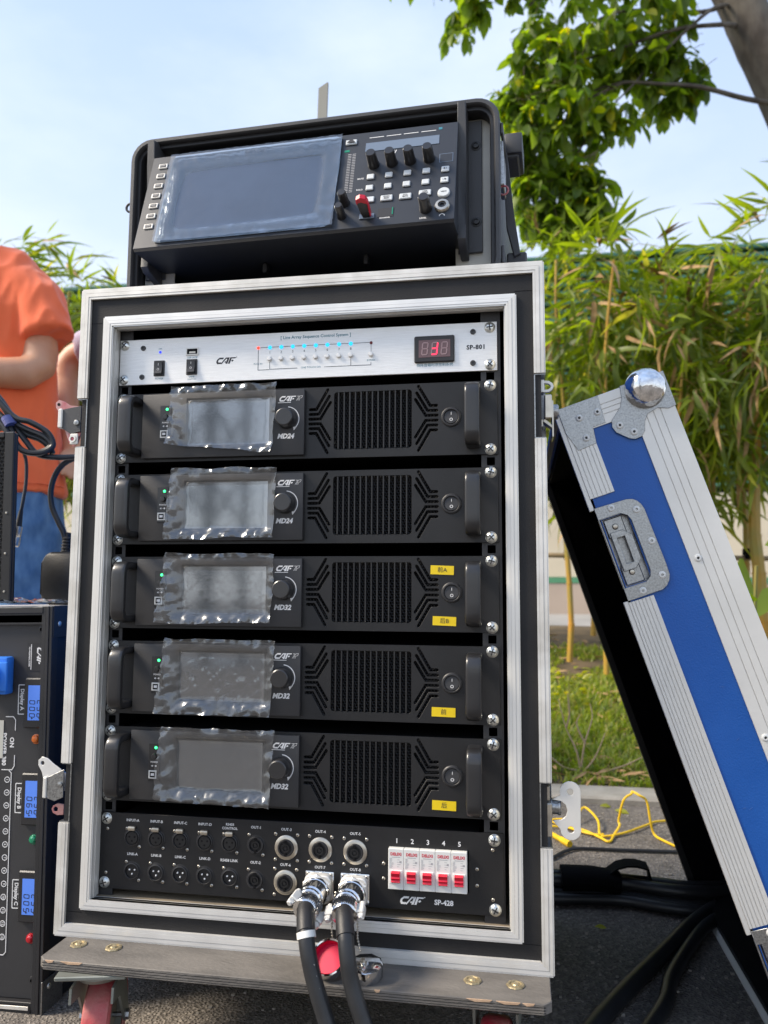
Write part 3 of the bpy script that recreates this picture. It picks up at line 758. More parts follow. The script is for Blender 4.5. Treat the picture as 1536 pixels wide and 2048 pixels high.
# ================================================================== POWER AMPLIFIERS
def slot_polys():
    A = [[(14.2, 16.3), (22, 16.3), (36, 40.4)], [(14.0, 10.4), (25.2, 10.4), (38.1, 32.3)], [(13.6, 4.5), (27.3, 4.5), (39.6, 24.4)]]
    out = []
    for p in A:
        for mz in (0, 1):
            for mx_ in (0, 1):
                q = [(183.4 - x if mx_ else x, 3.0 - z if mz else z) for x, z in p]
                out.append(stroke(q, 3.3, 4))
    return out
def hexmesh():
    b = MB(); r = 2.15; dx = r * math.sqrt(3); dz = r * 1.5; j = 0; z = -40.0
    while z < 43:
        x = 11.0 + (dx / 2 if j % 2 else 0)
        while x < 173:
            zz = abs(z - 1.5)
            if 42 < x < 142 or zz < 42:
                o = [b._v((x + r * math.cos(R(30 + 60 * k)), 1.6, z + r * math.sin(R(30 + 60 * k)))) for k in range(6)]
                i = [b._v((x + r * 0.66 * math.cos(R(30 + 60 * k)), 1.9, z + r * 0.66 * math.sin(R(30 + 60 * k)))) for k in range(6)]
                for k in range(6): b.bm.faces.new((o[k], o[(k + 1) % 6], i[(k + 1) % 6], i[k]))
            x += dx
        z += dz; j += 1
    bmesh.ops.remove_doubles(b.bm, verts=b.bm.verts, dist=1e-6)
    return b
def handle(x, z, h=76, w=17.5):
    """wide U grip: rounded-rectangle section swept along a U path"""
    r = 11.0; yo = -33.5; t = 4.6; P_ = [(-2.5, h / 2 - 5.5), (-12, h / 2 - 5.5), (-20, h / 2 - 5.5)]
    for a in range(0, 91, 15): P_.append((yo + r - r * math.sin(R(a)), h / 2 - 5.5 - r + r * math.cos(R(a))))
    for q in (.5, .25, 0, -.25, -.5): P_.append((yo, q * (h / 2 - 17)))
    for a in range(90, -1, -15): P_.append((yo + r - r * math.sin(R(a)), -(h / 2 - 5.5 - r) - r * math.cos(R(a))))
    P_ += [(-20, -(h / 2 - 5.5)), (-12, -(h / 2 - 5.5)), (-2.5, -(h / 2 - 5.5))]
    sec = []
    for k in range(28):
        a = 2 * math.pi * k / 28; c, s_ = math.cos(a), math.sin(a)
        sec.append((w / 2 * math.copysign(abs(c) ** .42, c), t * math.copysign(abs(s_) ** .55, s_)))
    b = MB(); rings = []
    for i, (y, zz) in enumerate(P_):
        p0, p1 = P_[max(i - 1, 0)], P_[min(i + 1, len(P_) - 1)]; dy, dz_ = p1[0] - p0[0], p1[1] - p0[1]; q = math.hypot(dy, dz_); ny, nz_ = -dz_ / q, dy / q
        rings.append([b._v((x + sx, y + ny * sn, z + zz + nz_ * sn)) for sx, sn in sec])
    for A, B in zip(rings, rings[1:]):
        for k in range(28): b.bm.faces.new((A[k], A[(k + 1) % 28], B[(k + 1) % 28], B[k]))
    b.bm.faces.new(rings[0]); b.bm.faces.new(rings[-1][::-1])
    return b

amp0 = thing('power_amplifier', 'x', 'amplifier', (0, 0, .2072))
gr = rrect(44.2, 139.2, -33.5, 36.5, 3.2)
slots = slot_polys()
link('front_panel', plate_mesh('front_panel', [(-241, -44), (241, -44), (241, 44), (-241, 44)], [gr] + slots, -3, 2.6, MT['black'], bev=0.3), amp0)
tag(hexmesh().build('perforated_screen', MT['mesh'], amp0, smooth=False), kind='stuff')
MB().box(-216, 216, 6, 380, -42, 42).build('chassis', MT['interior'], amp0)
fin = MB().box(-0.85, 0.85, -3.6, 1.2, -33.4, 36.4, bev=0.3).mesh('vent_fin', MT['fin'])
for i in range(13): link('vent_fin', fin, amp0, loc=((49.6 + i * 6.98) * MM, 0, 0))
for x in (-212.6, 212.6): handle(x, 0.4).build('handle', MT['handle'], amp0, angle=50)
for x in (-232.5, 232.5):
    for z in (38.1, -38.1): put_screw(SCREW, x, -3, z, amp0)
# raised control plate
MB().box(-202, 8.5, -9.5, -3, -40.2, 41.2, bev=1.0, seg=2).build('control_plate', MT['panel'], amp0)
MB().box(-143.5, -32.5, -10.0, -9.3, -28.5, 34.6, bev=0.3).build('screen_bezel', MT['plastic_dk'], amp0)
MB().box(-140.6, -35.4, -10.4, -9.8, -25.4, 31.6, bev=0.1).build('touch_screen', MT['glass'], amp0)
kn = MB().lathe([(0, 15), (9.6, 15), (10.8, 14.2), (11.3, 12), (11.6, 3), (12.3, 1.6), (12.3, 0)], (-13.0, -9.5, 4.2), '-y', 32)
kn.build('knob', MT['handle'], amp0)
arc = stroke([(-13 + 15 * math.cos(R(a)), 4.2 + 15 * math.sin(R(a))) for a in range(84, -52, -8)], 1.0, 2)
b = MB(); b.prism(arc, -9.9, -9.4); b.prism([(-13 + 15 * math.cos(R(-46)) + 2.4, 4.2 + 15 * math.sin(R(-46)) + 1.6), (-13 + 15 * math.cos(R(-46)) - 2.6, 4.2 + 15 * math.sin(R(-46)) + .6), (-13 + 15 * math.cos(R(-46)) - 1.6, 4.2 + 15 * math.sin(R(-46)) - 3.4)], -9.9, -9.4)
b.build('printed_arc', MT['print'], amp0)
MB().box(-178, -163.4, -10.1, -9.3, -17.4, 26.2, bev=0.3).build('port_plate', MT['handle'], amp0)
led(-168.6, 21.4, 1.7, MT['led_green'], amp0, -10.0)
MB().lathe([(0, 3.2), (2.8, 3.0), (3.4, 2.0), (3.6, 0)], (-170.0, -10, 11.4), '-y', 18).build('push_button', MT['handle'], amp0)
multi_text([('POWER', 2.7, -170.3, -10.3, 4.4, 0.05), ('◄─●', 2.6, -170.6, -10.3, -0.2, 0.05)], MT['print'], amp0, 'port_markings')
MB().box(-177.0, -166.8, -10.8, -9.9, -14.8, -5.2, bev=0.3).build('usb_socket', MT['white'], amp0)
MB().box(-175.2, -168.6, -11.0, -10.6, -13.2, -6.8).build('socket_hole', MT['interior'], amp0)
MB().box(-173.8, -169.6, -11.2, -10.8, -11.4, -8.4).build('socket_tongue', MT['print'], amp0)
# round rocker switch
sx_, sz_ = 186.4, 1.7
MB().lathe([(8.2, 1.2), (9.4, 2.4), (10.8, 2.2), (12.0, 1.0), (12.2, 0)], (sx_, -3, sz_), '-y', 32).build('switch_ring', MT['plastic_dk'], amp0)
b = MB(); b.lathe([(0, 1.4), (8.0, 1.4), (8.4, 0.4)], (sx_, -3, sz_), '-y', 28); bmesh.ops.rotate(b.bm, verts=b.bm.verts, cent=(sx_ * MM, -.0034, sz_ * MM), matrix=Matrix.Rotation(R(-7), 3, 'X'))
b.build('switch_rocker', MT['panel'], amp0)
text('I', 4.6, sx_ + 0.2, -5.6, sz_ + 3.6, MT['print'], amp0, bold=0.1)
text('O', 5.2, sx_ + 0.2, -5.9, sz_ - 3.6, MT['print'], amp0, bold=0.15)
caf_logo(-12.6, -9.9, 29.4, 6.8, MT['print'], amp0, glyph=True, reg=False)

amps = [amp0] + [copy_tree(amp0) for _ in range(4)]
labels = ['topmost black amplifier just under the silver panel, film torn diagonally at lower left',
          'second black amplifier from the top, marked MD24 below its knob, no yellow sticker',
          'middle black amplifier of five with two yellow stickers beside its switch',
          'fourth black amplifier down with one yellow sticker and heavily creased whitish film',
          'lowest black amplifier of the stack, right above the connector panel, dark screen']
def sticker(s, x, z, parent, tilt, lab):
    b = MB(); b.box(-13.6, 13.6, -0.35, 0, -5.2, 5.2)
    o = b.build('sticker', MT['yellow'], parent, smooth=False, label=lab)
    o.location = (x * MM, -.0032, z * MM); o.rotation_euler = (0, R(tilt), 0)
    link('lettering', text_mesh(s, 6.8, MT['ink']), o, loc=(0, -.0006, 0))
def film(parent, seed, corners, amt):
    nx, ny = 38, 24; vs = []; fs = []
    TL, TR_, BR_, BL = corners
    for j in range(ny + 1):
        v = j / ny
        for i in range(nx + 1):
            u = i / nx
            x = (TL[0] * (1 - u) + TR_[0] * u) * (1 - v) + (BL[0] * (1 - u) + BR_[0] * u) * v
            z = (TL[1] * (1 - u) + TR_[1] * u) * (1 - v) + (BL[1] * (1 - u) + BR_[1] * u) * v
            x += 1.2 * noise.noise(Vector((v * 4, seed, 1))) * (abs(u - .5) * 2) ** 3 * 2; z += 1.0 * noise.noise(Vector((u * 4, seed, 2))) * (abs(v - .5) * 2) ** 3 * 2
            # 0 on the glass, 1 out in the loose margin
            dx = max(-139 - x, x + 37, 0) / 16; dz = max(z - 30, -24 - z, 0) / 10
            e = min(1, math.hypot(dx, dz))
            n1 = noise.noise(Vector((x * 0.07, z * 0.07, seed * 3.1))); n2 = abs(noise.noise(Vector((x * 0.13 + z * .12, z * 0.07 - x * .05, seed)))) + .35 * abs(noise.noise(Vector((x * 0.30 - z * .1, z * 0.22 + x * .1, seed + 3))))
            n3 = abs(noise.noise(Vector((x * 0.05 + z * 0.11, z * 0.04 - x * .02, seed + 9))))
            jit = random.Random(int(seed * 100) + j * 100 + i).uniform(-1, 1) * min(1, e * 3) * .12
            x += jit * 1.1; z -= jit * .9
            y = -11.3 - e * (2.2 + 8.5 * n2 + 3.5 * (n1 + .4) + 1.0 * jit) - (0.5 + amt * (1 - min(1, n3 * 11))) * 0.8
            vs.append((x * MM, y * MM, z * MM))
    for j in range(ny):
        for i in range(nx):
            a = j * (nx + 1) + i
            if (i * 7 + j * 13 + int(seed)) % 3: fs += [(a, a + nx + 1, a + 1), (a + 1, a + nx + 1, a + nx + 2)]
            else: fs += [(a, a + nx + 1, a + nx + 2), (a, a + nx + 2, a + 1)]
    me = bpy.data.meshes.new('protective_film'); me.from_pydata(vs, [], fs); me.materials.append(MT['film'])
    me.materials.append(MT['film_edge'])
    for p in me.polygons:
        c = p.center; ex = max(-.1385 - c.x, c.x + .0375, c.z - .0300, -.0245 - c.z)
        p.use_smooth = True; p.material_index = 1 if ex > 0 else 0
    return link('protective_film', me, parent)
FC = [((-160, 48), (-24, 49), (-31, -37), (-167, -24)), ((-158, 49), (-23, 47), (-27, -37), (-166, -39)),
      ((-160, 48), (-23, 46), (-28, -36), (-174, -37)), ((-158, 49), (-20, 47), (-26, -41), (-171, -40)), ((-159, 47), (-19, 47), (-25, -41), (-168, -38))]
for i, a in enumerate(amps):
    a.location = (0, 0, .2072 - i * .1034); a['label'] = labels[i]; a['group'] = 'amplifiers stacked in the rack case'
    if i: a.name = 'power_amplifier.%03d' % i
    text('MD24' if i < 2 else 'MD32', 8.2, -14.6, -9.9, -17.2, MT['print'], a, bold=0.36, shear=0.25, name='model_number')
    film(a, i * 5.3 + 1, FC[i], (0.1, 0.2, 0.3, 1.6, 0.7)[i])
sticker('前A', 175.4, 27.6, amps[2], 2, 'upper yellow sticker reading 前A')
sticker('后B', 177.8, -31.2, amps[2], 2, 'lower yellow sticker reading 后B')
sticker('前', 176.6, -31.0, amps[3], 1, 'yellow sticker reading 前')
sticker('后', 177.0, -31.0, amps[4], 1, 'yellow sticker reading 后')

# ================================================================== CONNECTOR PANEL (bottom)
cp = thing('patch_bay', 'black patch panel with round sockets and five white circuit breakers at the bottom', 'patch panel', (0, 0, -.309))
def Zl(z): return z + 309.0
link('front_panel', plate_mesh('front_panel', [(-241, -44.2), (243, -44.2), (243, 44.2), (-241, 44.2)], [[(113.6, -20.8), (204.4, -20.8), (204.4, 24), (113.6, 24)]], -3, 3, MT['black'], bev=0.3), cp)
MB().box(-215, 215, 4, 300, -42, 42).build('chassis', MT['interior'], cp)
for x, z in ((-232.5, 36.8), (-232.5, -37.4), (233, 36.6), (233.5, -37.6)): put_screw(SCREW, x, -3, z, cp)
for x, z in ((-231, 25), (-231, -26), (231, 26), (231, -27), (108, 4.5), (108, -12), (213.5, 4.5), (213.5, -13)): put_screw(SMALL, x, -3, z, cp)
xs = [-198.0, -167.5, -137.0, -106.3, -75.3]
def sub(name, m, parent, b, **k): return b.build(name, m, parent, **k)
def xlr(x, z, male, parent):
    s_ = MB().lathe([(8.0, 1.2), (8.6, 2.4), (9.6, 2.0), (9.9, 0.6), (11.2, 0.4), (11.4, 0)], (x, -3, z), '-y', 26).build('xlr_socket', MT['plastic_dk'], parent)
    if male:
        MB().lathe([(8.1, 1.2), (8.1, -1.5), (0, -1.5)], (x, -3, z), '-y', 22).build('socket_face', MT['interior'], s_)
        p = MB()
        for dx, dz in ((-3.3, 1.6), (3.3, 1.6), (0, -3.2)): p.lathe([(0, 1.4), (0.8, 1.1), (1.1, 0.4), (1.1, -1)], (x + dx, -3, z + dz), '-y', 10)
        p.build('pins', MT['print'], s_)
    else:
        MB().lathe([(0, 2.0), (7.0, 2.0), (7.4, 1.4), (7.4, 0.6), (8.2, 0.6)], (x, -3, z), '-y', 22).build('socket_face', MT['black'], s_)
        p = MB()
        for dx, dz in ((-3.4, 1.4), (3.4, 1.4), (0, -3.4)): p.lathe([(0, 0.1), (1.2, 0.1), (1.2, 0)], (x + dx, -5, z + dz), '-y', 10)
        p.build('contact_holes', MT['interior'], s_)
        MB().box(x - 5.2, x + 4.2, -7.6, -3, z + 8.6, z + 14, bev=1.4, seg=2).build('release_tab', MT['nickel'], s_)
    put_screw(SMALL, x - 7.9, -3, z + 10.2, s_); put_screw(SMALL, x + 8.6, -3, z - 10.2, s_)
for x in xs: xlr(x, Zl(-292.8), False, cp); xlr(x + .8, Zl(-331.4), True, cp)
def speakon(x, z, big, parent):
    s_ = MB().lathe([(7.2, 0.5), (7.6, 2.6), (9.0, 2.6), (9.8, 1.6), (10.0, 0.4), (11.3, 0.3), (11.4, 0)], (x, -3 if not big else -4.6, z), '-y', 28).build('speaker_socket', MT['plastic_dk'], parent)
    y = -3 if not big else -5
    MB().lathe([(0, 2.2), (1.6, 2.2), (1.7, 1.0), (3.2, 1.0), (3.4, 2.4), (4.6, 2.4), (4.8, 0.2), (7.4, 0.2)], (x, y, z), '-y', 20).build('socket_core', MT['black'], s_)
    q = MB(); q.box(x - 1.6, x + 1.6, y - 2.9, y - 0.2, z + 6.2, z + 8.8); q.box(x - 1.3, x + 1.3, y - 2.9, y - 0.2, z - 8.8, z - 6.2); q.build('key_notch', MT['interior'], s_)
    if big:
        MB().lathe([(8.6, 1.6), (9.2, 2.6), (12.0, 2.3), (13.8, 1.2), (14.0, 0)], (x, -3, z), '-y', 36).build('metal_ring', MT['nickel'], s_)
        for a, b_ in ((-1, 1), (1, 1), (-1, -1), (1, -1)): put_screw(SMALL, x + a * 13.2, -3, z + b_ * 14.3, s_)
    else:
        put_screw(SMALL, x - 8.6, -3, z + 11, s_); put_screw(SMALL, x + 8.6, -3, z - 11, s_)
speakon(-43.5, Zl(-292.6), False, cp); speakon(-43.5, Zl(-331.9), False, cp)
for x, z in ((-6.6, -293.3), (-7.0, -332.3), (34.1, -293.5), (75.1, -293.8)): speakon(x, Zl(z), True, cp)
for x in (34.1, 75.5):
    z = Zl(-333.4)
    s_ = MB().box(x - 17, x + 17, -6.2, -3, z - 17, z + 17, bev=1.6, seg=2).build('flange_socket', MT['chrome'], cp)
    for a, b_ in ((-1, 1), (1, 1), (-1, -1), (1, -1)): put_screw(SMALL, x + a * 13.6, -6.2, z + b_ * 13.6, s_)
lab = [('INPUT-' + c, 4.3, x - .6, -3.2, Zl(-272.8), .07) for c, x in zip('ABCD', xs)] + [('LINK-' + c, 4.3, x + .3, -3.2, Zl(-311.9), .07) for c, x in zip('ABCD', xs)]
lab += [('RS458', 4.0, -75.9, -3.2, Zl(-271.4), .07), ('CONTROL', 4.0, -75.9, -3.2, Zl(-275.8), .07), ('RS458 LINK', 4.3, -75.9, -3.2, Zl(-312.2), .07),
        ('OUT-1', 4.3, -43.6, -3.2, Zl(-273.0), .07), ('OUT-2', 4.3, -43.6, -3.2, Zl(-312.6), .07), ('OUT-3', 4.3, -6.9, -3.2, Zl(-273.4), .07), ('OUT-4', 4.3, 33.8, -3.2, Zl(-273.6), .07), ('OUT-5', 4.3, 74.9, -3.2, Zl(-273.8), .07),
        ('OUT-6', 4.3, -7.4, -3.2, Zl(-313.0), .07), ('OUT-7', 4.3, 33.8, -3.2, Zl(-313.3), .07), ('OUT-8', 4.3, 75.2, -3.2, Zl(-313.4), .07)]
multi_text(lab, MT['print'], cp)
multi_text([(str(i + 1), 7.4, 123.1 + 17.75 * i, -3.2, Zl(-278.9), .12) for i in range(5)], MT['print'], cp, 'numbers')
caf_logo(140.4, -3.1, Zl(-342.6), 8.6, MT['print'], cp)
text('SP-428', 7.6, 176.5, -3.2, Zl(-342.9), MT['print'], cp, bold=0.28, name='model_number')
tog = MB().prism([(-10.2, -6.4), (-13.4, -4.6), (-12.2, -2.6), (-14.2, -0.4), (-13.0, 1.4), (-15.2, 5.4), (-10.2, 6.6)], -4.9, 4.9, 'x', bev=0.3).mesh('toggle', MT['red'])
bb = MB(); bb.box(-8.75, 8.75, -9.6, 2, -22.1, 22.1, bev=0.5); bb.box(-7.0, 7.0, -10.3, -9.4, -15.4, -1.0, bev=0.4); bm_ = bb.mesh('circuit_breaker', MT['white'])
fine = MB()
rr = random.Random(4)
for k in range(9):
    zz = 11.4 - k * 1.25; w = rr.uniform(2.2, 4.6)
    fine.box(-7.2, -7.2 + w, -9.75, -9.6, zz, zz + 0.38)
    if k % 2: fine.box(1.4, 1.4 + rr.uniform(1.5, 4.5), -9.75, -9.6, zz, zz + 0.35)
fine.box(4.0, 6.2, -9.75, -9.6, 7.0, 9.0); fine.box(-4.8, 4.8, -9.75, -9.6, 12.8, 13.3)
fm = fine.mesh('fine_print', MT['print_grey'], smooth=False)
for i in range(5):
    x = 123.1 + 17.75 * i
    o = link('circuit_breaker', bm_, cp, loc=(x * MM, 0, Zl(-307.6) * MM))
    link('toggle', tog, o, loc=(0, 0, -.0085)); link('fine_print', fm, o)
    link('lettering', text_mesh('DELIXI', 4.5, MT['redprint'], 0.14, 0.95), o, loc=(0, -.0098, .0162))

# plugs and cables hanging from OUT-7 and OUT-8
def bead_chain(pts, parent, r=1.25):
    P = [Vector(p) for p in pts]; Q = []
    for i in range(len(P) - 1):
        for k in range(8): Q.append(P[i].lerp(P[i + 1], k / 8))
    L = [0]
    for a, b_ in zip(Q, Q[1:]): L.append(L[-1] + (b_ - a).length)
    mb = MB(); d = 0
    while d < L[-1]:
        i = max(k for k in range(len(L)) if L[k] <= d); t = (d - L[i]) / max(1e-6, (L[i + 1] - L[i])) if i + 1 < len(L) else 0
        p = Q[i].lerp(Q[min(i + 1, len(Q) - 1)], t); mb.sphere(p, r, 8); d += 3.1
    mb.tube(Q, 0.35, 5, smooth=1)
    return mb.build('bead_chain', MT['nickel'], parent)
def power_plug(x, z, path, label, tilt, band):
    t = thing('connector_cable', label, 'cable', (x * MM, -.0062, z * MM), group='thick cables plugged into the bottom panel')
    def L(p): return (p[0] - x, p[1] + 6.2, p[2] - z)
    hexp = []
    b = MB(); hx = [(18.2 * math.cos(R(60 * k + 30)), 18.2 * math.sin(R(60 * k + 30))) for k in range(6)]
    b.prism(rrect(-15.5, 15.5, -15.5, 15.5, 7), -10, -0.2, bev=1.0); b.prism(hx, -15.5, -10.2, bev=1.4); b.build('coupling_nut', MT['alu_white'], t)
    b = MB(); b.lathe([(0, 14), (15.6, 14), (15.6, 20), (14.8, 21), (14.8, 40), (13.4, 42), (13.4, 46), (12, 47), (0, 47)], (0, 0, 0), '-y', 36); b.build('plug_barrel', MT['chrome'], t)
    Tm = Matrix.Translation((0.0008, -.052, -.003)) @ Matrix.Rotation(R(tilt), 4, 'Y') @ Matrix.Rotation(R(24), 4, 'X')
    b = MB(); b.lathe([(9, 9), (14, 8.5), (15.2, 6), (15.2, -4), (14, -6), (9, -6)], (0, 0, 0), '-y', 26)
    for i in range(14):
        a = R(40 + i * 8); b.box(15.0 * math.cos(a) - .4, 15.9 * math.cos(a) + .4, -6, 4, 15 * math.sin(a) - .4, 15.9 * math.sin(a) + .4)
    b.build('clamp_ring', MT['chrome'], t, mtx=Tm)
    for sgn in (-1, 1):
        b = MB(); b.box(sgn * 17 - 4.6, sgn * 17 + 4.6, -8, 4, -5, 5, bev=1.2); b.lathe([(0, 14), (2.4, 14), (2.9, 13), (2.9, -8), (0, -8)], (sgn * 18, 0, 0), '-y', 8)
        b.box(sgn * 18 - 3.4, sgn * 18 + 3.4, -12.5, -8.5, -3.4, 3.4, bev=0.8); b.build('clamp_bolt', MT['alu_white'], t, mtx=Tm)
    MB().tube([L((x, -58, z))] + [L(p) for p in path[:2]], 9.6, 18, smooth=4).build('heat_shrink', MT['rubber'], t)
    MB().tube([L(p) for p in path], 8.5, 20, smooth=8).build('cable_sheath', MT['cable'], t)
    if band:
        p0, p1 = Vector(L(path[1])), Vector(L(path[2])); d_ = (p1 - p0).normalized()
        MB().tube([p0 - d_ * 1.0, p0 + d_ * 5.5], 9.9, 20, smooth=1).build('white_band', MT['white'], t)
    return t
t1 = power_plug(34.1, -333.4, [(37, -76, -337), (42, -92, -349), (47, -100, -366), (54, -104, -388), (66, -108, -418), (84, -112, -458), (112, -108, -500), (150, -96, -529), (210, -80, -531)],
           'left thick black cable with a white band, plugged into OUT-7', 38, True)
t2 = power_plug(75.5, -333.6, [(79, -76, -337), (84, -92, -350), (88, -100, -368), (93, -103, -390), (104, -107, -418), (124, -110, -460), (152, -106, -502), (190, -92, -529), (260, -76, -531)],
           'right thick black cable without a white band, plugged into OUT-8', -8, False)
# printed marks along the left cable
b = MB()
for i, (x, y, z) in enumerate([(54.5, -107.5, -372), (57.5, -109, -382), (61, -111, -393), (66.5, -113, -408), (70.5, -114.5, -418), (76, -116.5, -431), (81, -117.6, -443), (88, -119, -456)]):
    b.box(x, x + 1.1, y - 0.6, y + 1, z - (3.2 if i % 2 else 1.8), z)
b.xf(Matrix.Translation((-.0341, .0062, .3334))); b.build('cable_print', MT['print_grey'], t1)

def cap(loc, rot, label, red):
    t = thing('dust_cap', label, 'dust cap', loc, group='metal dust caps hanging on bead chains')
    T = rot
    out = [(0, 0), (17, 0), (19, 1.5), (19.5, 8), (19.5, 13), (18.2, 14), (17.0, 13), (17.0, 5), (0, 5)] if red else [(0, 16), (16.5, 16), (18.5, 15), (18.5, 2), (17, 0), (0, 0)]
    MB().lathe(out, (0, 0, 0), 'z', 32 if red else 9).build('cap_shell', MT['chrome'], t, mtx=T, angle=40)
    if red:
        MB().lathe([(0, 5.6), (16.7, 5.6), (16.8, 11.5)], (0, 0, 0), 'z', 30).build('red_liner', MT['capred'], t, mtx=T)
    else:
        MB().lathe([(0, 20), (2.2, 20), (2.6, 17), (3.4, 16.1), (0, 16.1)], (-3, 0, 0), 'z', 12).build('chain_swivel', MT['nickel'], t, mtx=T)
    return t
c1 = cap((.061, -.058, -.391), Matrix.Rotation(R(44), 4, 'X') @ Matrix.Rotation(R(-6), 4, 'Y'), 'open metal dust cap with a bright red lining, dangling on the dolly', True)
c2 = cap((.099, -.058, -.4035), Matrix.Rotation(R(9), 4, 'X'), 'closed faceted metal dust cap beside the red-lined one', False)
bead_chain([(-3, 31, 60), (-4, 26, 40), (-5, 22, 25), (-2, 14, 17)], c1)
bead_chain([(-16, 38, 66), (-14, 22, 48), (-11, 8, 36), (-5, 0, 22)], c2)

# ================================================================== DOLLY
dl = thing('wheeled_dolly', 'worn grey plywood dolly on red castors under the flight case', 'dolly', (0, .22, GZ))
def board_poly(x0, x1, y0, y1, c): return [(x0 + c, y0), (x1 - c, y0), (x1, y0 + c), (x1, y1 - c), (x1 - c, y1), (x0 + c, y1), (x0, y1 - c), (x0, y0 + c)]
dz = 540.0
b = MB(); b.prism(board_poly(-268, 291, -300, 340, 8), -415 + dz, -404.2 + dz, 'z', bev=0.8); b.build('board', MT['board'], dl)
b = MB()
for z in (-407.6, -410.4, -413.0): b.box(-262, 285, -300.12, -299.4, z + dz, z + dz + 0.45)
b.build('ply_line', MT['interior'], dl)
rr = random.Random(9)
for (x, y, L) in [(-258, -300.6, 10), (-240, -300.6, 26), (-214, -299, 9), (206, -300.6, 26), (236, -300.8, 24), (262, -300.6, 12), (112, -300.6, 6)]:
    MB().prism([(x, -404.6 + dz), (x + L, -404.4 + dz), (x + L * .9, -406.3 + dz), (x + L * .35, -407.0 + dz)], y, y + 1.2).build('paint_chip', MT['chip'], dl)
for x, y in ((-242, -259), (-198, -260), (210.5, -264), (255, -266)):
    b = MB(); b.lathe([(0, 2.6), (3.2, 2.4), (4.0, 1.2), (6.2, 1.1), (6.6, 2.0), (9.2, 1.6), (9.8, 0.2)], (x, y, -404 + dz), 'z', 8); b.build('bolt', MT['brass'], dl)
def caster(x, y, yaw, parent):
    c = thing_part('castor', parent); c.location = (x, y, 0); c.rotation_euler = (0, 0, R(yaw))
    MB().box(-38, 38, -44, 44, 120, 124.6, bev=1).build('mount_plate', MT['bracket'], c)
    MB().lathe([(0, 120), (26, 120), (28, 112), (24, 107), (0, 107)], (0, 0, 0), 'z', 20).build('swivel', MT['bracket'], c)
    for s_ in (-1, 1):
        f = [(-34, 108), (30, 108), (26, 90), (44, 46), (36, 40), (26, 44), (-4, 86), (-36, 92)]
        MB().prism(f, s_ * 22.5 - 1.4, s_ * 22.5 + 1.4, 'x', bev=0.3).build('fork', MT['bracket'], c)
    w = MB(); yc = 28
    prof = [(36, -13), (38, -15), (45, -15.5), (48.5, -13), (50, -8), (50, 8), (48.5, 13), (45, 15.5), (38, 15), (36, 13)]
    w.lathe(prof, (0, yc, 50), 'x', 40); tyre = w.build('tyre', MT['pink'], c)
    MB().lathe([(0, -9), (12, -9), (14, -6), (30, -6), (36.4, -12), (36.4, 12), (30, 6), (14, 6), (12, 9), (0, 9)], (0, yc, 50), 'x', 30).build('rim', MT['bracket'], c)
    MB().lathe([(0, -28), (6, -28), (6, -24), (3, -24), (3, 24), (6, 24), (6, 28), (0, 28)], (0, yc, 50), 'x', 8).build('axle', MT['zinc'], c)
for x, y, a in ((-.212, -.262, 14), (.236, -.236, 176), (-.21, .27, 20), (.23, .27, 170)): caster(x, y, a, dl)

# lattice truss tower standing behind the viewer, mirrored in the amplifier screens
ts = thing('stage_truss', 'tall lattice truss tower behind the viewer, coloured dark as a backlit silhouette, mirrored in the middle amplifier screens', 'truss', (-2.15, -5.0, GZ), (0, 0, R(20)))
tube_a = MB(1).tube([(0, 0, 0), (0, 0, 6)], .034, 10, smooth=1).mesh('chord', MT['panel'])  # dark colour stands in for the tower's silhouette against bright sky
for a_ in (-.2, .2):
    for c_ in (-.2, .2): link('chord', tube_a, ts, loc=(a_, c_, 0))
for k in range(12):
    z = .1 + k * .48; s_ = 1 if k % 2 else -1
    for c_ in (-.2, .2):
        MB(1).tube([(-.2 * s_, c_, z), (.2 * s_, c_, z + .44)], .019, 8, smooth=1).build('brace', MT['panel'], ts)
        MB(1).tube([(c_, -.2 * s_, z), (c_, .2 * s_, z + .44)], .019, 8, smooth=1).build('brace', MT['panel'], ts)
MB(1).box(-.35, .35, -.35, .35, -.002, .012).build('base_plate', MT['zinc'], ts)

# ================================================================== REMOVED CASE LID leaning on the right
lid = thing('case_lid', 'blue flight case lid with aluminium edges leaning against the right side of the rack', 'case lid', (.568, .05, -.54), (0, R(-18.6), 0))
W_, L_, D_ = 131.0, 806.0, 580.0
cut_ = lambda zc: [(5, zc - 42), (36, zc - 42), (36, zc + 42), (5, zc + 42)]
link('side_panel', plate_mesh('side_panel', [(4, 2), (W_ - 2, 2), (W_ - 2, L_ - 2), (4, L_ - 2)], [cut_(620), cut_(122)], 1.5, 7, MT['blue']), lid)
MB().box(4, W_ - 2, D_ - 9, D_ - 1.5, 2, L_ - 2).build('side_panel', MT['blue'], lid)
MB().box(W_ - 9, W_ - 2, 9.2, D_ - 9.2, 2, L_ - 2).build('outer_panel', MT['blue'], lid)
MB().box(4, W_ - 9.2, 9.2, D_ - 9.2, L_ - 9, L_ - 2).build('end_panel', MT['blue'], lid)
MB().box(4, W_ - 9.2, 9.2, D_ - 9.2, 2, 9).build('end_panel', MT['laminate'], lid)
b = MB(); b.box(W_ - 45, W_ - 9.4, 9.5, D_ - 9.5, 9.2, L_ - 9.2); b.box(6, W_ - 45.2, 16, 20, 9.2, L_ - 9.2); b.box(6, W_ - 45.2, D_ - 18, D_ - 9.5, 9.2, L_ - 9.2)
b.box(6, W_ - 45.2, 20.2, D_ - 18.2, 9.2, 18); b.box(6, W_ - 45.2, 20.2, D_ - 18.2, L_ - 18, L_ - 9.2); b.build('foam_lining', MT['black_matte'], lid)
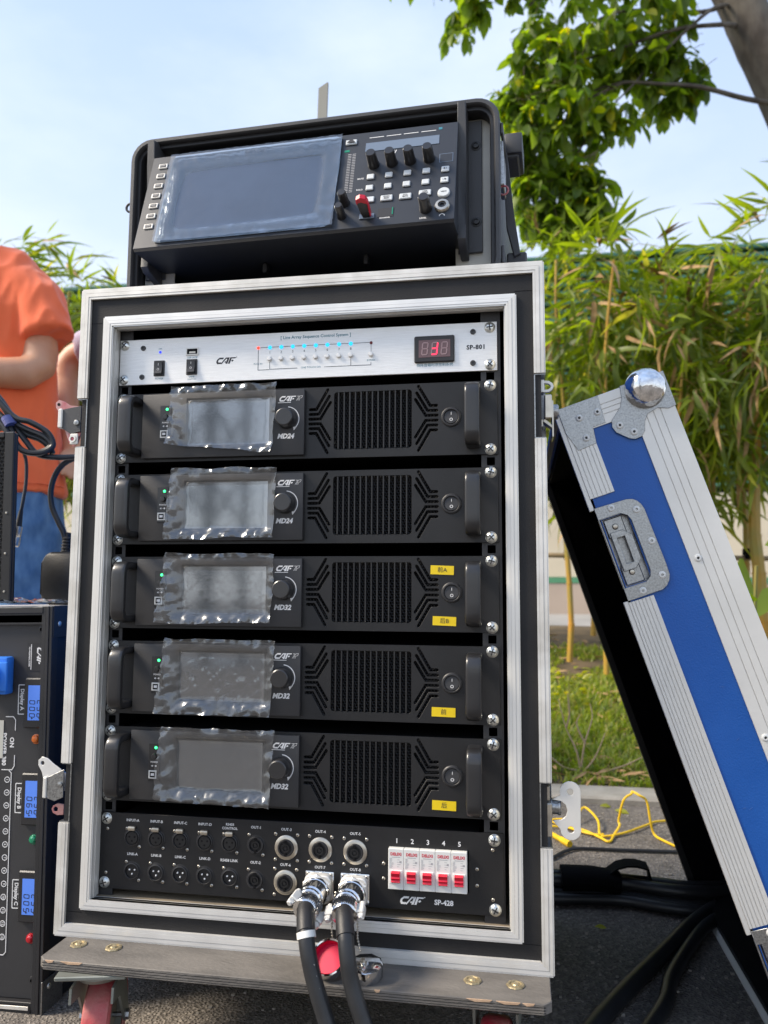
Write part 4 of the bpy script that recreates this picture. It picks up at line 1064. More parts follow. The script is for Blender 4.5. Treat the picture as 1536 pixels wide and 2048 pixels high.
def ribbed(name, x0, x1, z0, z1, ribs, m, y=1.4, across=False, cut=None):
    """ribbed aluminium band on the near side; ribs = fractional groove positions"""
    b = MB(); g = 0.35
    e = [0] + ribs + [1]
    for i in range(len(e) - 1):
        if not across:
            a = x0 + (x1 - x0) * e[i] + (g if i else 0); c = x0 + (x1 - x0) * e[i + 1] - (g if i < len(e) - 2 else 0)
            b.box(a, c, -0.8, y, z0, z1, bev=0.25)
        else:
            a = z0 + (z1 - z0) * e[i] + (g if i else 0); c = z0 + (z1 - z0) * e[i + 1] - (g if i < len(e) - 2 else 0)
            b.box(x0, x1, -0.8, y, a, c, bev=0.25)
    b.box(x0, x1, 0.2, y, z0, z1)
    return b.build(name, m, lid)
ribbed('edge_trim', 1, 31, 690, 806, [.16, .32, .5, .68, .84], MT['alu_white'])
ribbed('edge_trim', 1, 31, 182, 560, [.10, .24, .38, .52, .66, .82], MT['alu_white'])
ribbed('edge_trim', 1, 31, 0, 62, [.10, .24, .38, .52, .66, .82], MT['alu_white'])
ribbed('edge_trim', 84, 132, 0, 770, [.27, .46, .64], MT['alu_white'])
ribbed('edge_trim', 31.5, 132, 770.5, 807, [.33, .5, .67], MT['alu_white'], across=True)
for z0, z1 in ((676, 806), (176, 562), (0, 66)):
    MB().box(-4.5, 1.0, 0.2, 6, z0, z1, bev=0.4).build('rim_lip', MT['alu_white'], lid)
MB().box(-4.5, 6.4, D_ - 19, D_, 0, L_, bev=0.4).build('rim_lip', MT['black'], lid)
MB().box(-4.5, 4, 6.2, D_ - 19.2, 0, 6, bev=0.4).build('rim_lip', MT['alu_white'], lid)
MB().box(-4.5, 4, 6.2, D_ - 19.2, L_ - 5, L_, bev=0.4).build('rim_lip', MT['alu_white'], lid)
MB().box(W_ - 1.9, W_ + 1, 0, D_, 0, 26).build('edge_trim', MT['alu_white'], lid)
MB().box(W_ - 1.9, W_ + 1, 0, D_, L_ - 26, L_ + .8).build('edge_trim', MT['alu_white'], lid)
MB().box(W_ - 1.9, W_ + 1, 0.1, 26, 26.2, L_ - 26.2).build('edge_trim', MT['alu_white'], lid)
riv = MB().lathe([(1.5, 0.8), (1.7, 2.0), (3.0, 1.9), (4.2, 1.0), (4.4, 0)], (0, 0, 0), '-y', 18).mesh('rivet', MT['white'])
rivc = MB().lathe([(0, 0.7), (1.7, 0.7)], (0, 0, 0), '-y', 12).mesh('rivet_core', MT['plastic_dk'])
def rivet(x, z, y=-1.5, p=lid):
    o = link('rivet', riv, p, loc=(x * MM, y * MM, z * MM))
    if p is lid: link('rivet_core', rivc, o)
    return o
# L shaped corner plate
me = plate_mesh('corner_plate', [(1, 806.8), (52, 806.8), (49.5, 772), (34, 772), (31, 752), (8, 750.5), (1, 775)], [], -1.6, 1.0, MT['zinc'], bev=0.3); link('corner_plate', me, lid)
for x, z in ((22.1, 788), (44.7, 787.7), (21.7, 762)): rivet(x, z, -1.6)
# ball corner
lob = []
for cx, cz, r, a0, a1 in ((108, 799, 25, -20, 175), (64, 764, 10.5, 130, 262), (79, 753, 12, 225, 345)):
    n = 8
    for i in range(n + 1): a = R(a0 + (a1 - a0) * i / n); lob.append((cx + r * math.cos(a), cz + r * math.sin(a)))
lob = [p for p in lob]
lob.append((104, 772)); lob.append((128, 766)); lob.append((133, 790))
me = plate_mesh('corner_shell', [(80, 808.5), (133.5, 808.5), (133.5, 764), (124, 763), (112, 768), (99, 765), (92.5, 757), (89, 747), (83, 741.5), (75, 741), (69, 744), (63, 750), (57, 756), (54.5, 764), (57, 772), (63, 777), (72, 784), (77, 794)], [], -1.9, 1.4, MT['zinc'], bev=0.4)
link('corner_shell', me, lid)
MB().lathe([(24.5, 0), (24.2, 4), (22.2, 11.5), (19, 16.2), (14.5, 20), (8, 22.6), (3, 23.4), (0, 23.5)], (106.5, -1.6, 795), '-y', 36).build('ball_corner', MT['ball'], lid)
for x, z in ((63.7, 762.9), (76.7, 750)): rivet(x, z, -1.9)
rivet(93, 584.6, -0.8); rivet(90.5, 371.7, -0.8); rivet(24, 170); 
# recessed latch dishes
def lid_latch(zc, full):
    d = thing_part('recessed_latch', lid); d.location = (0, 0, zc * MM)
    o = [(1, 58), (40, 56.5)] + [(40 + 17 * math.sin(R(a)) * .95, 37 + 19.5 * math.cos(R(a))) for a in (25, 45, 65, 85)] + [(57, -30)] + [(38 + 19 * math.cos(R(a)), -38 - 20 * math.sin(R(a))) for a in (15, 35, 55, 75)] + [(8, -58), (1, -58)]
    hole = rrect(-3, 38, -43, 43, 9, 3); hole = [(max(1.5, x), z) for x, z in hole]
    link('dish_plate', plate_mesh('dish_plate', o, [[(2.0, 43), (28, 43), (35, 38), (37.5, 31), (37.5, -31), (35, -38), (28, -43), (2.0, -43)]], -2.0, 1.4, MT['zinc'], bev=0.35), d)
    b = MB(); b.box(2, 37, 12, 13.2, -43, 43); b.box(2, 2.8, 1, 12, -43, 43); b.prism([(37.4, -38), (38.6, -38), (38.6, 38), (37.4, 38)], -1.0, 13); b.box(4, 37.3, -1, 12, 42.6, 43.8); b.box(4, 37.3, -1, 12, -43.8, -42.6); b.build('dish', MT['zinc'], d)
    MB().box(7, 29, 6, 9, 18, 41, bev=1).build('keeper_foot', MT['zinc'], d); MB().box(7, 29, 6, 9, -41, -18, bev=1).build('keeper_foot', MT['zinc'], d)
    link('keeper', plate_mesh('keeper', [(9, 24), (24, 24), (33, 15), (33, -15), (24, -24), (9, -24)], [[(15, 16), (24, 16), (24, -16), (15, -16)]], 1, 3, MT['zinc'], bev=0.5), d)
    for z in (30, -27): MB().lathe([(0, 3.4), (2.6, 2.8), (3.6, 1.2), (3.8, 0)], (18, 6, z), '-y', 14).build('rivet', MT['nickel'], d)
    for x, z in ((20, 52), (47, 41), (50.5, 0.4), (48, -41), (21, -51.5)):
        if full or x < 60:
            o2 = link('rivet', riv, d, loc=(x * MM, -.002, z * MM))
lid_latch(620, True); lid_latch(122, True)
rsx = random.Random(31)
for k in range(16):
    x, z, L, a = rsx.uniform(38, 78), rsx.uniform(90, 730), rsx.uniform(2, 9), rsx.uniform(-.5, .5)
    MB().prism([(x, z), (x + L, z + L * a), (x + L * .6, z + L * a * .6 + .32)], 1.05, 1.2).build('scratch', mat('scuff', (.10, .19, .42), .7) if 'scuff' not in bpy.data.materials else bpy.data.materials['scuff'], lid)

# ================================================================== POWER DISTRIBUTION BOX (left)
pb = thing('power_distribution_box', 'black power box with three blue displays and coloured lamps, left of the rack', 'power box', (-.3476, .063, -.54), (0, R(-1.2), 0))
H_ = 521.0
MB().box(-420, -16, 9, 12, 14, H_ - 24).build('front_panel', MT['panel'], pb)
MB().box(-430, -1.5, 12.2, 420, 2, H_ - 2).build('body', MT['navy'], pb)
MB().box(-430, -1.6, 2, 12, H_ - 24, H_ - 1).box(-430, -14, -1, 8.5, H_ - 9, H_ - 1, bev=0.6).box(-430, -14, 2, 8.5, H_ - 22, H_ - 11, bev=0.6).build('top_edge', MT['plastic_dk'], pb)
b = MB(); b.box(-15.8, -9.5, 0, 12, 0, H_, bev=0.6); b.box(-9.2, -4.5, -1.5, 12, 0, H_, bev=0.6); b.box(-4.2, 0, -0.5, 14, 0, H_, bev=0.6); b.build('corner_trim', MT['plastic_dk'], pb)
b = MB(); b.box(-430, -16, 1, 12, 0, 13, bev=0.5); b.box(-430, -16, -1, 1, 0, 5, bev=0.4); b.build('bottom_edge', MT['plastic_dk'], pb)
MB().box(-430, -18, -2.4, -1.1, 4.8, 9.5, bev=0.3).build('bottom_trim', MT['alu_dirty'], pb)
MB().box(-0.8, 0.9, -1.8, 46, -0.5, 40, bev=0.4).build('corner_bracket', MT['zinc'], pb)
MB().box(-0.8, 0.9, 2, 70, H_ - 42, H_ + .5, bev=0.4).build('corner_bracket', MT['plastic_dk'], pb)
rv2 = MB().lathe([(0, 2.0), (2.2, 1.6), (3.6, 0.6), (3.8, 0)], (0, 0, 0), 'x', 14).mesh('rivet', MT['screw'])
for y, z in ((14, 29), (33, 30), (16, H_ - 24), (38, H_ - 24)): link('rivet', rv2, pb, loc=(.0009, y * MM, z * MM))
MB().box(-0.6, 0.4, 170, 250, 250 + 190, 250 + 226).build('blue_label', MT['blue_soft'], pb)
MB().box(-430, 0, 14, 420, H_ - 1.8, H_ + 0.4).build('top_panel', MT['alu_dirty'], pb)
for x, z in ((-19.5, 490), (-18.6, 38)):
    MB().lathe([(2.0, 1), (2.4, 3.8), (4.6, 3.4), (5.4, 0)], (x, 9, z), '-y', 14).build('screw', MT['plastic_dk'], pb)
def vtext(s, size, x, z, m=MT['print'], bold=0.1, y=8.7, name='lettering'):
    return text(s, size, x, y, z, m, pb, bold=bold, rot=90, name=name)
MB().box(-41, -12, 8.4, 9, 434, 472).build('name_plate', MT['plastic_dk'], pb)
caf_logo(-22.5, 8.2, 453, 8.2, MT['print'], pb, rot=90)
vtext('PROFESSIONAL AUDIO', 2.6, -37.8, 453, y=8.2)
MB().box(-35.5, -34.6, 8.1, 8.4, 436, 470).build('printed_line', MT['print'], pb)
for i, (za, zb, up_, lo_, name_) in enumerate(((359, 425, '236', '000', 'A'), (233, 300, '236', '065', 'B'), (110, 175, '235', '005', 'C'))):
    f = MB().box(-41, -9, 3.0, 9, za, zb, bev=1.6).build('display_frame', MT['handle'], pb)
    l_ = MB().box(-34, -11, 2.2, 3.2, za + 10.5, zb - 9.5).build('lcd_screen', MT['lcd'], f)
    zc = (za + zb) / 2
    for s_, x in ((up_, -16.5), (lo_, -27.5)):
        b = MB()
        for k, ch in enumerate(s_):
            on = {'0': 'abcdef', '2': 'abged', '3': 'abgcd', '5': 'afgcd', '6': 'afgedc'}[ch]
            A, B = seg7(0, 0, 4.4, 7.4, on, 0.06, 1.0)
            for p in A: b.prism([(x + v, zc + 1.2 - k * 8.6 - u) for u, v in p], 1.9, 2.2)
        b.prism([(x + 2, za + 13.2), (x - 1, za + 12), (x - 1, za + 14.4)], 1.9, 2.2)
        b.build('digits', MT['ink'], l_)
    za2 = (416, 286, 162)[i]; zb2 = (376, 247, 125)[i]
    rr_ = rrect(-53, -40.5, zb2, za2, 1.2, 2); ri = rrect(-51.9, -41.6, zb2 + 1.1, za2 - 1.1, .8, 2)
    link('label_frame', plate_mesh('label_frame', rr_, [ri], 8.6, .3, MT['print']), pb)
    vtext('Display ' + name_, 7.4, -47, (za2 + zb2) / 2, bold=0.22)
for x, z, m in ((-24, 344, 'lens_orange'), (-23.3, 214, 'lens_green'), (-23.5, 89, 'lens_red')):
    MB().lathe([(0, 7), (3.2, 6.4), (5.0, 4.6), (5.6, 1.6), (6.6, 1.4), (6.8, 0)], (x, 9, z), '-y', 10).build('indicator_lamp', MT[m], pb, angle=20)
vtext('ON', 8.6, -60.5, 339, bold=0.25); vtext('POWER 380', 8.2, -71.5, 330, bold=0.25)
ring = plate_mesh('number_ring', circle(0, 0, 4.0, 18), [circle(0, 0, 3.1, 18)], 8.6, .3, MT['print'])
for k in range(13):
    z = 290 - k * 16.8
    link('number_ring', ring, pb, loc=(-.0655, 0, z * MM)); vtext(str(k + 1), 4.4, -65.5, z, bold=0.12)
b = MB(); b.prism(stroke([(-70, 373), (-59, 373), (-55.5, 369), (-55.5, 355)], 1.0, 2), 8.3, 8.7)
b.prism(stroke([(-55.5, 322), (-55.5, 308), (-59, 303), (-74, 303)], 1.0, 2), 8.3, 8.7)
b.prism(stroke([(-64, 303), (-59.5, 299), (-59.5, 70), (-63, 66), (-74, 66)], 1.0, 2), 8.3, 8.7); b.build('printed_lines', MT['print'], pb)
MB().box(-90, -73, 8.2, 8.9, 318, 368).build('breaker_window', MT['cream'], pb)
so = MB(); so.box(-100, -60, -8, 9, 404, 454, bev=3, seg=2).box(-86, -56, -14, -8, 409, 448, bev=2.5, seg=2); so.lathe([(12, 20), (20, 20), (22, 8), (22, 0)], (-86, -8, 429), '-y', 24); so.build('blue_socket', MT['blue_soft'], pb)

# crumpled clear wrap lying along the top edge of the power box
def crumple(name, x0, x1, y0, y1, z, amp, seed, mat_, parent=None):
    nx, ny = 40, 14; vs = []; fs = []
    for j in range(ny + 1):
        for i in range(nx + 1):
            x = x0 + (x1 - x0) * i / nx; y = y0 + (y1 - y0) * j / ny
            e = abs(noise.noise(Vector((x * 30, y * 40, seed)))) + 0.6 * abs(noise.noise(Vector((x * 80, y * 80, seed + 4))))
            vs.append((x, y + 0.006 * noise.noise(Vector((x * 20, 1, seed))), z + amp * e))
    for j in range(ny):
        for i in range(nx):
            a = j * (nx + 1) + i; fs.append((a, a + 1, a + nx + 2, a + nx + 1))
    me = bpy.data.meshes.new(name); me.from_pydata(vs, [], fs); me.materials.append(mat_)
    me.polygons.foreach_set('use_smooth', [True] * len(me.polygons))
    return link(name, me, parent)
tag(crumple('plastic_wrap', -.56, -.365, .06, .14, -.0165, .010, 3, MT['film']), 'crumpled clear plastic wrap lying on top of the power box', 'plastic wrap')

# perforated black unit standing on the power box
pu = thing('perforated_panel', 'tall black honeycomb metal panel with a plain rim, standing on the power box', 'grille panel', (-.447, .10, -.0155), (0, R(-1.5), 0))
MB().box(-420, 0, 2, 9, 0, 245, bev=2).build('back_sheet', MT['black'], pu)
MB().box(-15, 0.5, -4, 1.9, 0, 246, bev=1.5).box(-420, -15.2, -4, 1.9, 0, 6, bev=1).box(-420, -15.2, -4, 1.9, 238, 246, bev=1).build('front_rim', MT['black'], pu)
b = MB(); r = 3.6; dx = r * math.sqrt(3); j = 0; z = 8.0
while z < 237:
    x = -120 + (dx / 2 if j % 2 else 0)
    while x < -17:
        o = [b._v((x + r * math.cos(R(30 + 60 * k)), -1.5, z + r * math.sin(R(30 + 60 * k)))) for k in range(6)]
        i_ = [b._v((x + r * 0.7 * math.cos(R(30 + 60 * k)), -0.4, z + r * 0.7 * math.sin(R(30 + 60 * k)))) for k in range(6)]
        for k in range(6): b.bm.faces.new((o[k], o[(k + 1) % 6], i_[(k + 1) % 6], i_[k]))
        x += dx
    z += r * 1.5; j += 1
bmesh.ops.remove_doubles(b.bm, verts=b.bm.verts, dist=1e-6)
MB().box(-200, -160, -4, 60, 0, 3).build('foot', MT['black'], pu)
tag(b.build('grille', MT['fin'], pu, smooth=False), kind='stuff')
for z in (70, 128, 16): MB().lathe([(0, 1.4), (1.6, 1.0), (2, 0)], (-8, -4, z), '-y', 10).build('screw', MT['nickel'], pu)

# bundle of black cable tied with a lilac strap
cb = thing('cable_coil', 'bundle of thin black cable tied with a lilac strap above the left boxes', 'cable', (-.514, .18, .232))
def rel(pts, o): return [tuple(c - d for c, d in zip(p, o)) for p in pts]
O_ = (-514, 180, 232)
strands = [
    [(-640, 190, 300), (-570, 185, 318), (-540, 182, 296), (-514, 180, 262), (-490, 180, 232), (-470, 182, 212), (-440, 190, 208), (-400, 205, 211), (-340, 230, 214), (-292, 260, 208)],
    [(-640, 180, 280), (-575, 178, 300), (-545, 174, 284), (-516, 172, 258), (-500, 172, 226), (-484, 176, 214), (-462, 180, 216), (-450, 184, 226), (-462, 182, 240), (-490, 178, 252), (-512, 176, 266), (-548, 176, 308), (-590, 180, 330)],
    [(-640, 176, 262), (-585, 172, 286), (-548, 168, 274), (-520, 166, 254), (-505, 166, 232), (-488, 170, 216), (-466, 174, 212), (-452, 180, 218), (-447, 184, 228), (-456, 182, 246), (-482, 176, 262), (-510, 172, 272), (-560, 170, 322), (-600, 176, 340)],
    [(-640, 190, 250), (-590, 186, 262), (-550, 182, 262), (-522, 178, 250), (-510, 176, 238)],
    [(-620, 190, 318), (-575, 188, 326), (-546, 186, 306), (-518, 184, 272), (-494, 184, 246), (-470, 186, 236), (-456, 190, 224), (-452, 192, 214)],
    [(-640, 196, 240), (-580, 192, 250), (-545, 188, 256), (-518, 184, 262)]]
for st in strands: MB().tube(rel(st, O_), 4.6, 10, smooth=8).build('cable_strand', MT['cable'], cb)
b = MB(); d0 = Vector((-24, 0, 38)).normalized()
b.tube([tuple(Vector((0, -6, 30)) + d0 * k) for k in (-7, -2, 3, 8)], 15, 16, smooth=1, flat=.62); b.build('strap', MT['velcro'], cb)
cd = thing('hanging_plug', 'thin black mains cable ending in a big rounded black plug standing on the power box', 'plug', (-.425, .205, -.0195))
O2 = (-425, 205, -19.5)
MB().tube(rel([(-300, 262, 206), (-350, 240, 212), (-400, 215, 213), (-425, 203, 207), (-443, 200, 194), (-454, 200, 174), (-457, 200, 152), (-453, 200, 130), (-441, 200, 107), (-432, 202, 88), (-429, 204, 62)], O2), 4.4, 12, smooth=8).build('cable', MT['cable'], cd)
b = MB(); b.lathe([(0, 112), (5.6, 111), (6.4, 100), (8.2, 80), (8.6, 74), (0, 74)], (-3, 0, 0), 'z', 18)
for k in range(6): b.lathe([(6.6 + k * .35, 104 - k * 5), (7.8 + k * .4, 103 - k * 5), (7.8 + k * .4, 101 - k * 5), (6.6 + k * .35, 100 - k * 5)], (-3, 0, 0), 'z', 18)
b.build('strain_relief', MT['rubber'], cd)
pl_ = rrect(-29, 40, 0, 80, 17, 6)
MB().prism(pl_, -26, 26, bev=3).build('plug_body', MT['rubber'], cd, angle=60)
xp = thing('cable_connector', 'small silver cable connector hanging beside the perforated grille', 'connector', (-.581, .30, .094), (0, R(8), 0))
MB().lathe([(0, 17), (6.5, 17), (7, 15), (7, 0), (6.4, -1), (7, -2), (7, -16), (5.6, -18), (0, -18)], (0, 0, 0), 'z', 20).build('shell', MT['nickel'], xp)
MB().lathe([(0, 44), (3.5, 44), (5.5, 20), (6, 17.2), (0, 17.2)], (0, 0, 0), 'z', 14).build('boot', MT['rubber'], xp)
MB().tube([(0, 0, 40), (-1, 2, 60), (-8, 10, 100), (-20, 10, 142), (-34, -20, 160), (-50, -60, 158)], 3, 8).build('cable', MT['cable'], xp)

# ================================================================== PLASTIC RACK CASE AND DIGITAL MIXER on top
MR = (.22, .055, .386)
mc = thing('plastic_rack_case', 'moulded dark grey plastic equipment case on top of the flight case', 'equipment case', MR, (0, 0, R(-2.6)))
def ring_plate(name, o, h, y, th, m, parent, bev=0.8):
    return link(name, plate_mesh(name, o, [h], y, th, m, bev=bev), parent)
ring_plate('front_rim', rrect(-487, 27, 2, 246, 30, 6), rrect(-479, 19, 10, 238, 23, 6), -20, 14, MT['plastic'], mc, 2.0)
ring_plate('inner_rim', rrect(-481, 21, 8, 240, 25, 6), rrect(-474, 14, 15, 232.5, 18, 6), -13, 20, MT['plastic_dk'], mc, 1.0)
ring_plate('case_shell', rrect(-482, 23, 4, 241, 27, 6), rrect(-476, 16, 13, 234, 20, 6), 6, 380, MT['plastic'], mc, 1.0)
MB().box(-474, 14, 340, 344, 14, 232).build('back_wall', MT['interior'], mc)
MB().box(-476, 16, 5, 338, 13.5, 17).build('floor_liner', MT['interior'], mc)
for z0, z1 in ((0, 26), (26, 52), (196, 214)): MB().box(27.2, 30.6, -16, 60, z0, z1 - 3, bev=1).build('side_rib', MT['plastic'], mc)
for x in (-400, -330, 0, -80): MB().box(x, x + 22, 20, 60, -0.6, 4, bev=1).build('foot', MT['rubber'], mc)
b = MB(); b.box(28, 52, 48, 110, 205, 234, bev=2.5, seg=2).box(24, 47, 52, 106, 200, 216, bev=2); b.build('handle_mount', MT['plastic'], mc)
b = MB(); b.box(30, 56, 48, 110, 50, 66, bev=2).box(28, 42, 40, 112, 12, 36, bev=3).box(42, 58, 48, 110, 30, 52, bev=2.5); b.build('handle_mount', MT['plastic'], mc)
b = MB(); b.prism([(27, 205), (32, 205), (40, 120), (48, 62), (40, 58), (30, 100), (27, 180)], 44, 58, bev=1); b.build('folding_handle', MT['plastic'], mc)
b = MB(); b.box(25, 31, -12, 30, 130, 176, bev=1.2).box(27, 30, -6, 10, 176, 192, bev=.6); b.build('latch', MT['zinc'], mc)
b = MB(); b.tube([(30 + 6 * math.cos(R(a)), -8, 124 + 6 * math.sin(R(a))) for a in range(0, 361, 30)], 1.3, 6, smooth=1, caps=False); b.build('latch_ring', MT['pinkmetal'], mc)
b = MB(); b.tube([(-492 + 6 * math.cos(R(a)), -8, 154 + 6 * math.sin(R(a))) for a in range(0, 361, 30)], 1.8, 6, smooth=1, caps=False).box(-487, -482, -12, 4, 148, 160, bev=1); b.build('latch_ring', MT['plastic'], mc)
b = MB(); b.box(-492, -482, -6, 40, 182, 212, bev=3).box(-496, -484, 10, 50, 22, 34, bev=3); b.build('side_lug', MT['plastic_dk'], mc)
for xa, xb in ((-33, 13), (-473, -428)):
    MB().box(xa, xb, 6, 9, 16, 232, bev=0.6).build('rack_frame', MT['cream'], mc)
MB().box(-427.5, -33.5, 10, 22, 212, 232, bev=2).build('top_bar', MT['plastic_dk'], mc)
mxr = thing('digital_mixer', 'dark grey digital mixing console with film-covered screen, mounted tilted in the plastic case', 'mixer', MR, (0, 0, R(-2.6)))
# ears and side wings
for sx in (1, -1):
    xa, xb = (-29, 2.4) if sx > 0 else (-470, -440)
    if sx > 0: MB().box(xa, xb, 1.0, 4.4, 49.5, 227.5, bev=0.6).build('rack_ear', MT['plastic'], mxr)
    else: MB().box(xa, xb, 1.0, 4.4, 49.5, 222, bev=0.6).build('rack_ear', MT['plastic'], mxr)
    wx = -22 if sx > 0 else -452
    prof = [(4, 232), (-20, 239), (-31, 236), (-30, 200), (-27, 150), (-29, 100), (-36, 70), (-38, 52), (-30, 46), (4, 40)]
    MB().prism(prof, wx - 3.5, wx + 7, 'x', bev=1.0).build('side_wing', MT['plastic'], mxr)
sc2 = MB().lathe([(0, 2.4), (2.6, 2.4), (2.8, 3.8), (4.2, 3.6), (4.6, 0.8), (6.4, 0.6), (6.8, 0)], (0, 0, 0), '-y', 18).mesh('ear_screw', MT['plastic_dk'])
for z in (193, 90): link('ear_screw', sc2, mxr, loc=(-.0055, .001, z * MM))
b = MB(); b.prism([(-31, 209), (-77.3, 59.0), (-74, 56.2), (60, 60), (60, 209)], -444.3, -24.8, 'x'); b.build('mixer_body', MT['console'], mxr)
for x in (-290, -150): MB().box(x - 3, x + 3, -6, 4, 44, 57, bev=1).build('cable_clip', MT['plastic_dk'], mxr)
TP = Matrix.Translation((-.4448, -.030, .2091)) @ Matrix.Rotation(R(-17.27), 4, 'X')
def P(b, name, m, parent=None, **k): return b.build(name, m, parent or mxr, mtx=TP, **k)
def ubox(b, u0, u1, v0, v1, h0, h1, bev=0): b.box(u0, u1, -h1, -h0, -v1, -v0, bev=bev); return b
P(ubox(MB(), 0, 420.5, 0, 157.7, -3, 0.8, 0.6), 'control_panel', MT['console'])
for i in range(7):
    u, v = 17.6 - i * 0.25, 18.3 + 17.4 * i
    k_ = P(ubox(MB(), u - 6.6, u + 6.6, v - 4.2, v + 4.2, 0.5, 2.6, 0.9), 'screen_key', MT['alu_white'])
    P(ubox(MB(), u - 4.6, u + 4.6, v - 2.6, v + 2.6, 2.4, 3.0, 0.3), 'key_face', MT['console'], k_)
    P(ubox(MB(), u - 3.0, u + 3.0, v - 0.5, v + 0.4, 2.9, 3.2), 'key_print', MT['print_grey'], k_)
P(ubox(MB(), 31, 268, 3, 152, 0.7, 1.4, 0.2), 'display_glass', MT['plastic'])
scr = P(MB().prism([(u, -v) for u, v in [(60, 36), (100, 33.5), (200, 32), (238, 32), (246, 36), (248, 60), (246, 100), (242, 124), (236, 129), (150, 132), (80, 133), (56, 130), (52, 124), (50, 100), (52, 60), (55, 40)]], -1.9, -1.3), 'display_screen', MT['screen_blue'])
# film over the mixer screen: glossy sheet with raised wrinkled border
nx, ny = 60, 40; vs = []; fs = []
for j in range(ny + 1):
    for i in range(nx + 1):
        u = 28 + 242 * i / nx; v = 2 + 150 * j / ny
        e = max(0, max(52 - u, u - 246, 0) / 22, max(34 - v, v - 130, 0) / 22)
        h = 2.6 + min(e, 1) * (1.6 + 2.6 * abs(noise.noise(Vector((u * .08, v * .08, 5)))) + 1.0 * abs(noise.noise(Vector((u * .2, v * .2, 2))))) + 1.2 * math.exp(-((e - .25) / .12) ** 2)
        p = TP @ Vector((u * MM, -h * MM, -v * MM)); vs.append(p)
for j in range(ny):
    for i in range(nx):
        a = j * (nx + 1) + i; fs.append((a, a + nx + 1, a + nx + 2, a + 1))
me = bpy.data.meshes.new('screen_film'); me.from_pydata(vs, [], fs); me.materials.append(film_mat('blue_tinted_film', 0.04, 0.07, 30)); me.polygons.foreach_set('use_smooth', [True] * len(me.polygons))
fb = film_mat('sky_sheen_border', 0.45, 0.22, 40); fb.node_tree.nodes['Diffuse BSDF'].inputs['Color'].default_value = (0.50, 0.64, 0.80, 1)  # pale blue diffuse colour paints the sky reflected in the film edge
fb.node_tree.nodes['Bump'].inputs['Strength'].default_value = 0.3
ro = [(u, -v) for u, v in [(34, 3), (150, 2), (262, 2), (269, 6), (270, 60), (268, 120), (266, 148), (260, 152), (150, 152.5), (36, 152), (29, 150), (29, 110), (30, 50), (31, 8)]]
ri = [(u, -v) for u, v in [(60, 36), (80, 34.5), (100, 33.5), (150, 32.4), (200, 32), (230, 32), (240, 33.5), (245, 37), (248, 60), (247.5, 80), (246, 100), (244, 116), (241, 126), (236, 129), (190, 130.5), (150, 132), (110, 133), (80, 133), (60, 131.5), (54, 127), (51.5, 115), (50, 100), (50.5, 80), (52, 60), (54, 44)]]
bo = plate_mesh('film_border', ro, [ri], -2.2, .3, fb); bo.transform(TP); link('film_border', bo, mxr)
link('screen_film', me, mxr)
text('behringer', 8, 150, -3.6, -9.5, MT['print_grey'], mxr, bold=0.1, mtx=TP)
P(ubox(MB(), 302, 397.4, 19.4, 34, 0.8, 1.4), 'channel_display', MT['lcd_grey'])
b = MB()
for u in (315.4, 338, 360.4, 383.1): ubox(b, u - 9.5, u + 9.5, 9.9, 10.8, 0.8, 1.1)
tag(P(b, 'printed_bars', MT['print']), kind='stuff')
P(ubox(MB(), 396, 400.5, 6.4, 10.2, 0.8, 1.2), 'green_tab', MT['teal']); P(ubox(MB(), 274, 281, 27.5, 31, 0.8, 1.2), 'green_tab', MT['lens_green'])
b = MB()
for k in range(24):
    for u in (279.5, 285.5): ubox(b, u, u + 4.6, 35 + k * 2.75, 36 + k * 2.75, 0.8, 1.1)
tag(P(b, 'meter_marks', MT['print_grey']), kind='stuff')
b = MB()
for k in range(4): b.prism([(331 + k * 3, -43), (332.2 + k * 3, -43), (334.6 + k * 3, -36.5), (333.4 + k * 3, -36.5)], -1.2, -0.8)
tag(P(b, 'slanted_print', MT['print']), kind='stuff')
def knob3(u, v, r, h, line=False):
    k_ = P(MB().lathe([(0, h), (r * .86, h), (r * .95, h - 1), (r, h - 3), (r * 1.08, 4), (r * 1.2, 1.4), (r * 1.2, 0)], (u, -.8, -v), '-y', 24), 'rotary_knob', MT['handle'])
    if line: P(ubox(MB(), u - r * 1.04, u - r * .9, v - .5, v + .5, 4, h - 1), 'knob_pointer', MT['print'], k_)
for u in (315, 338.5, 362, 386): knob3(u, 58, 6.4, 21)
knob3(282.5, 117, 5.6, 20); knob3(280.5, 137.5, 5.0, 20); knob3(385.5, 138.5, 6.6, 21, True)
def key(u, v, w, h, txt=None, round_=False, s=2.6):
    if round_: k_ = P(MB().lathe([(0, 2.6), (6.6, 2.6), (7.4, 1.8), (7.8, 0)], (u, -.8, -v), '-y', 26), 'view_button', MT['key'])
    else: k_ = P(ubox(MB(), u - w / 2, u + w / 2, v - h / 2, v + h / 2, 0.8, 3.0, 0.9), 'button', MT['key'])
    P(ubox(MB(), u - w / 2 - .7, u + w / 2 + .7, v - h / 2 - .7, v + h / 2 + .7, 0.5, 1.1, 0.2), 'button_well', MT['plastic_dk'], k_) if not round_ else None
    if txt:
        for i, t_ in enumerate(txt.split('|')): text(t_, s, u, -3.5 if not round_ else -3.6, -v + (1.3 if '|' in txt else 0) - 2.7 * i, MT['ink'], k_, mtx=TP, bold=.06)
for u in (312.6, 336, 359.5, 383.3):
    for v in (78, 96): key(u, v, 9.4, 8.6)
key(407, 78.5, 9.8, 9, '◄ 1', s=3); key(406.8, 96, 9.8, 9, '1 ►', s=3)
key(406.6, 116, 14, 12, 'VIEW', True, 3.0)
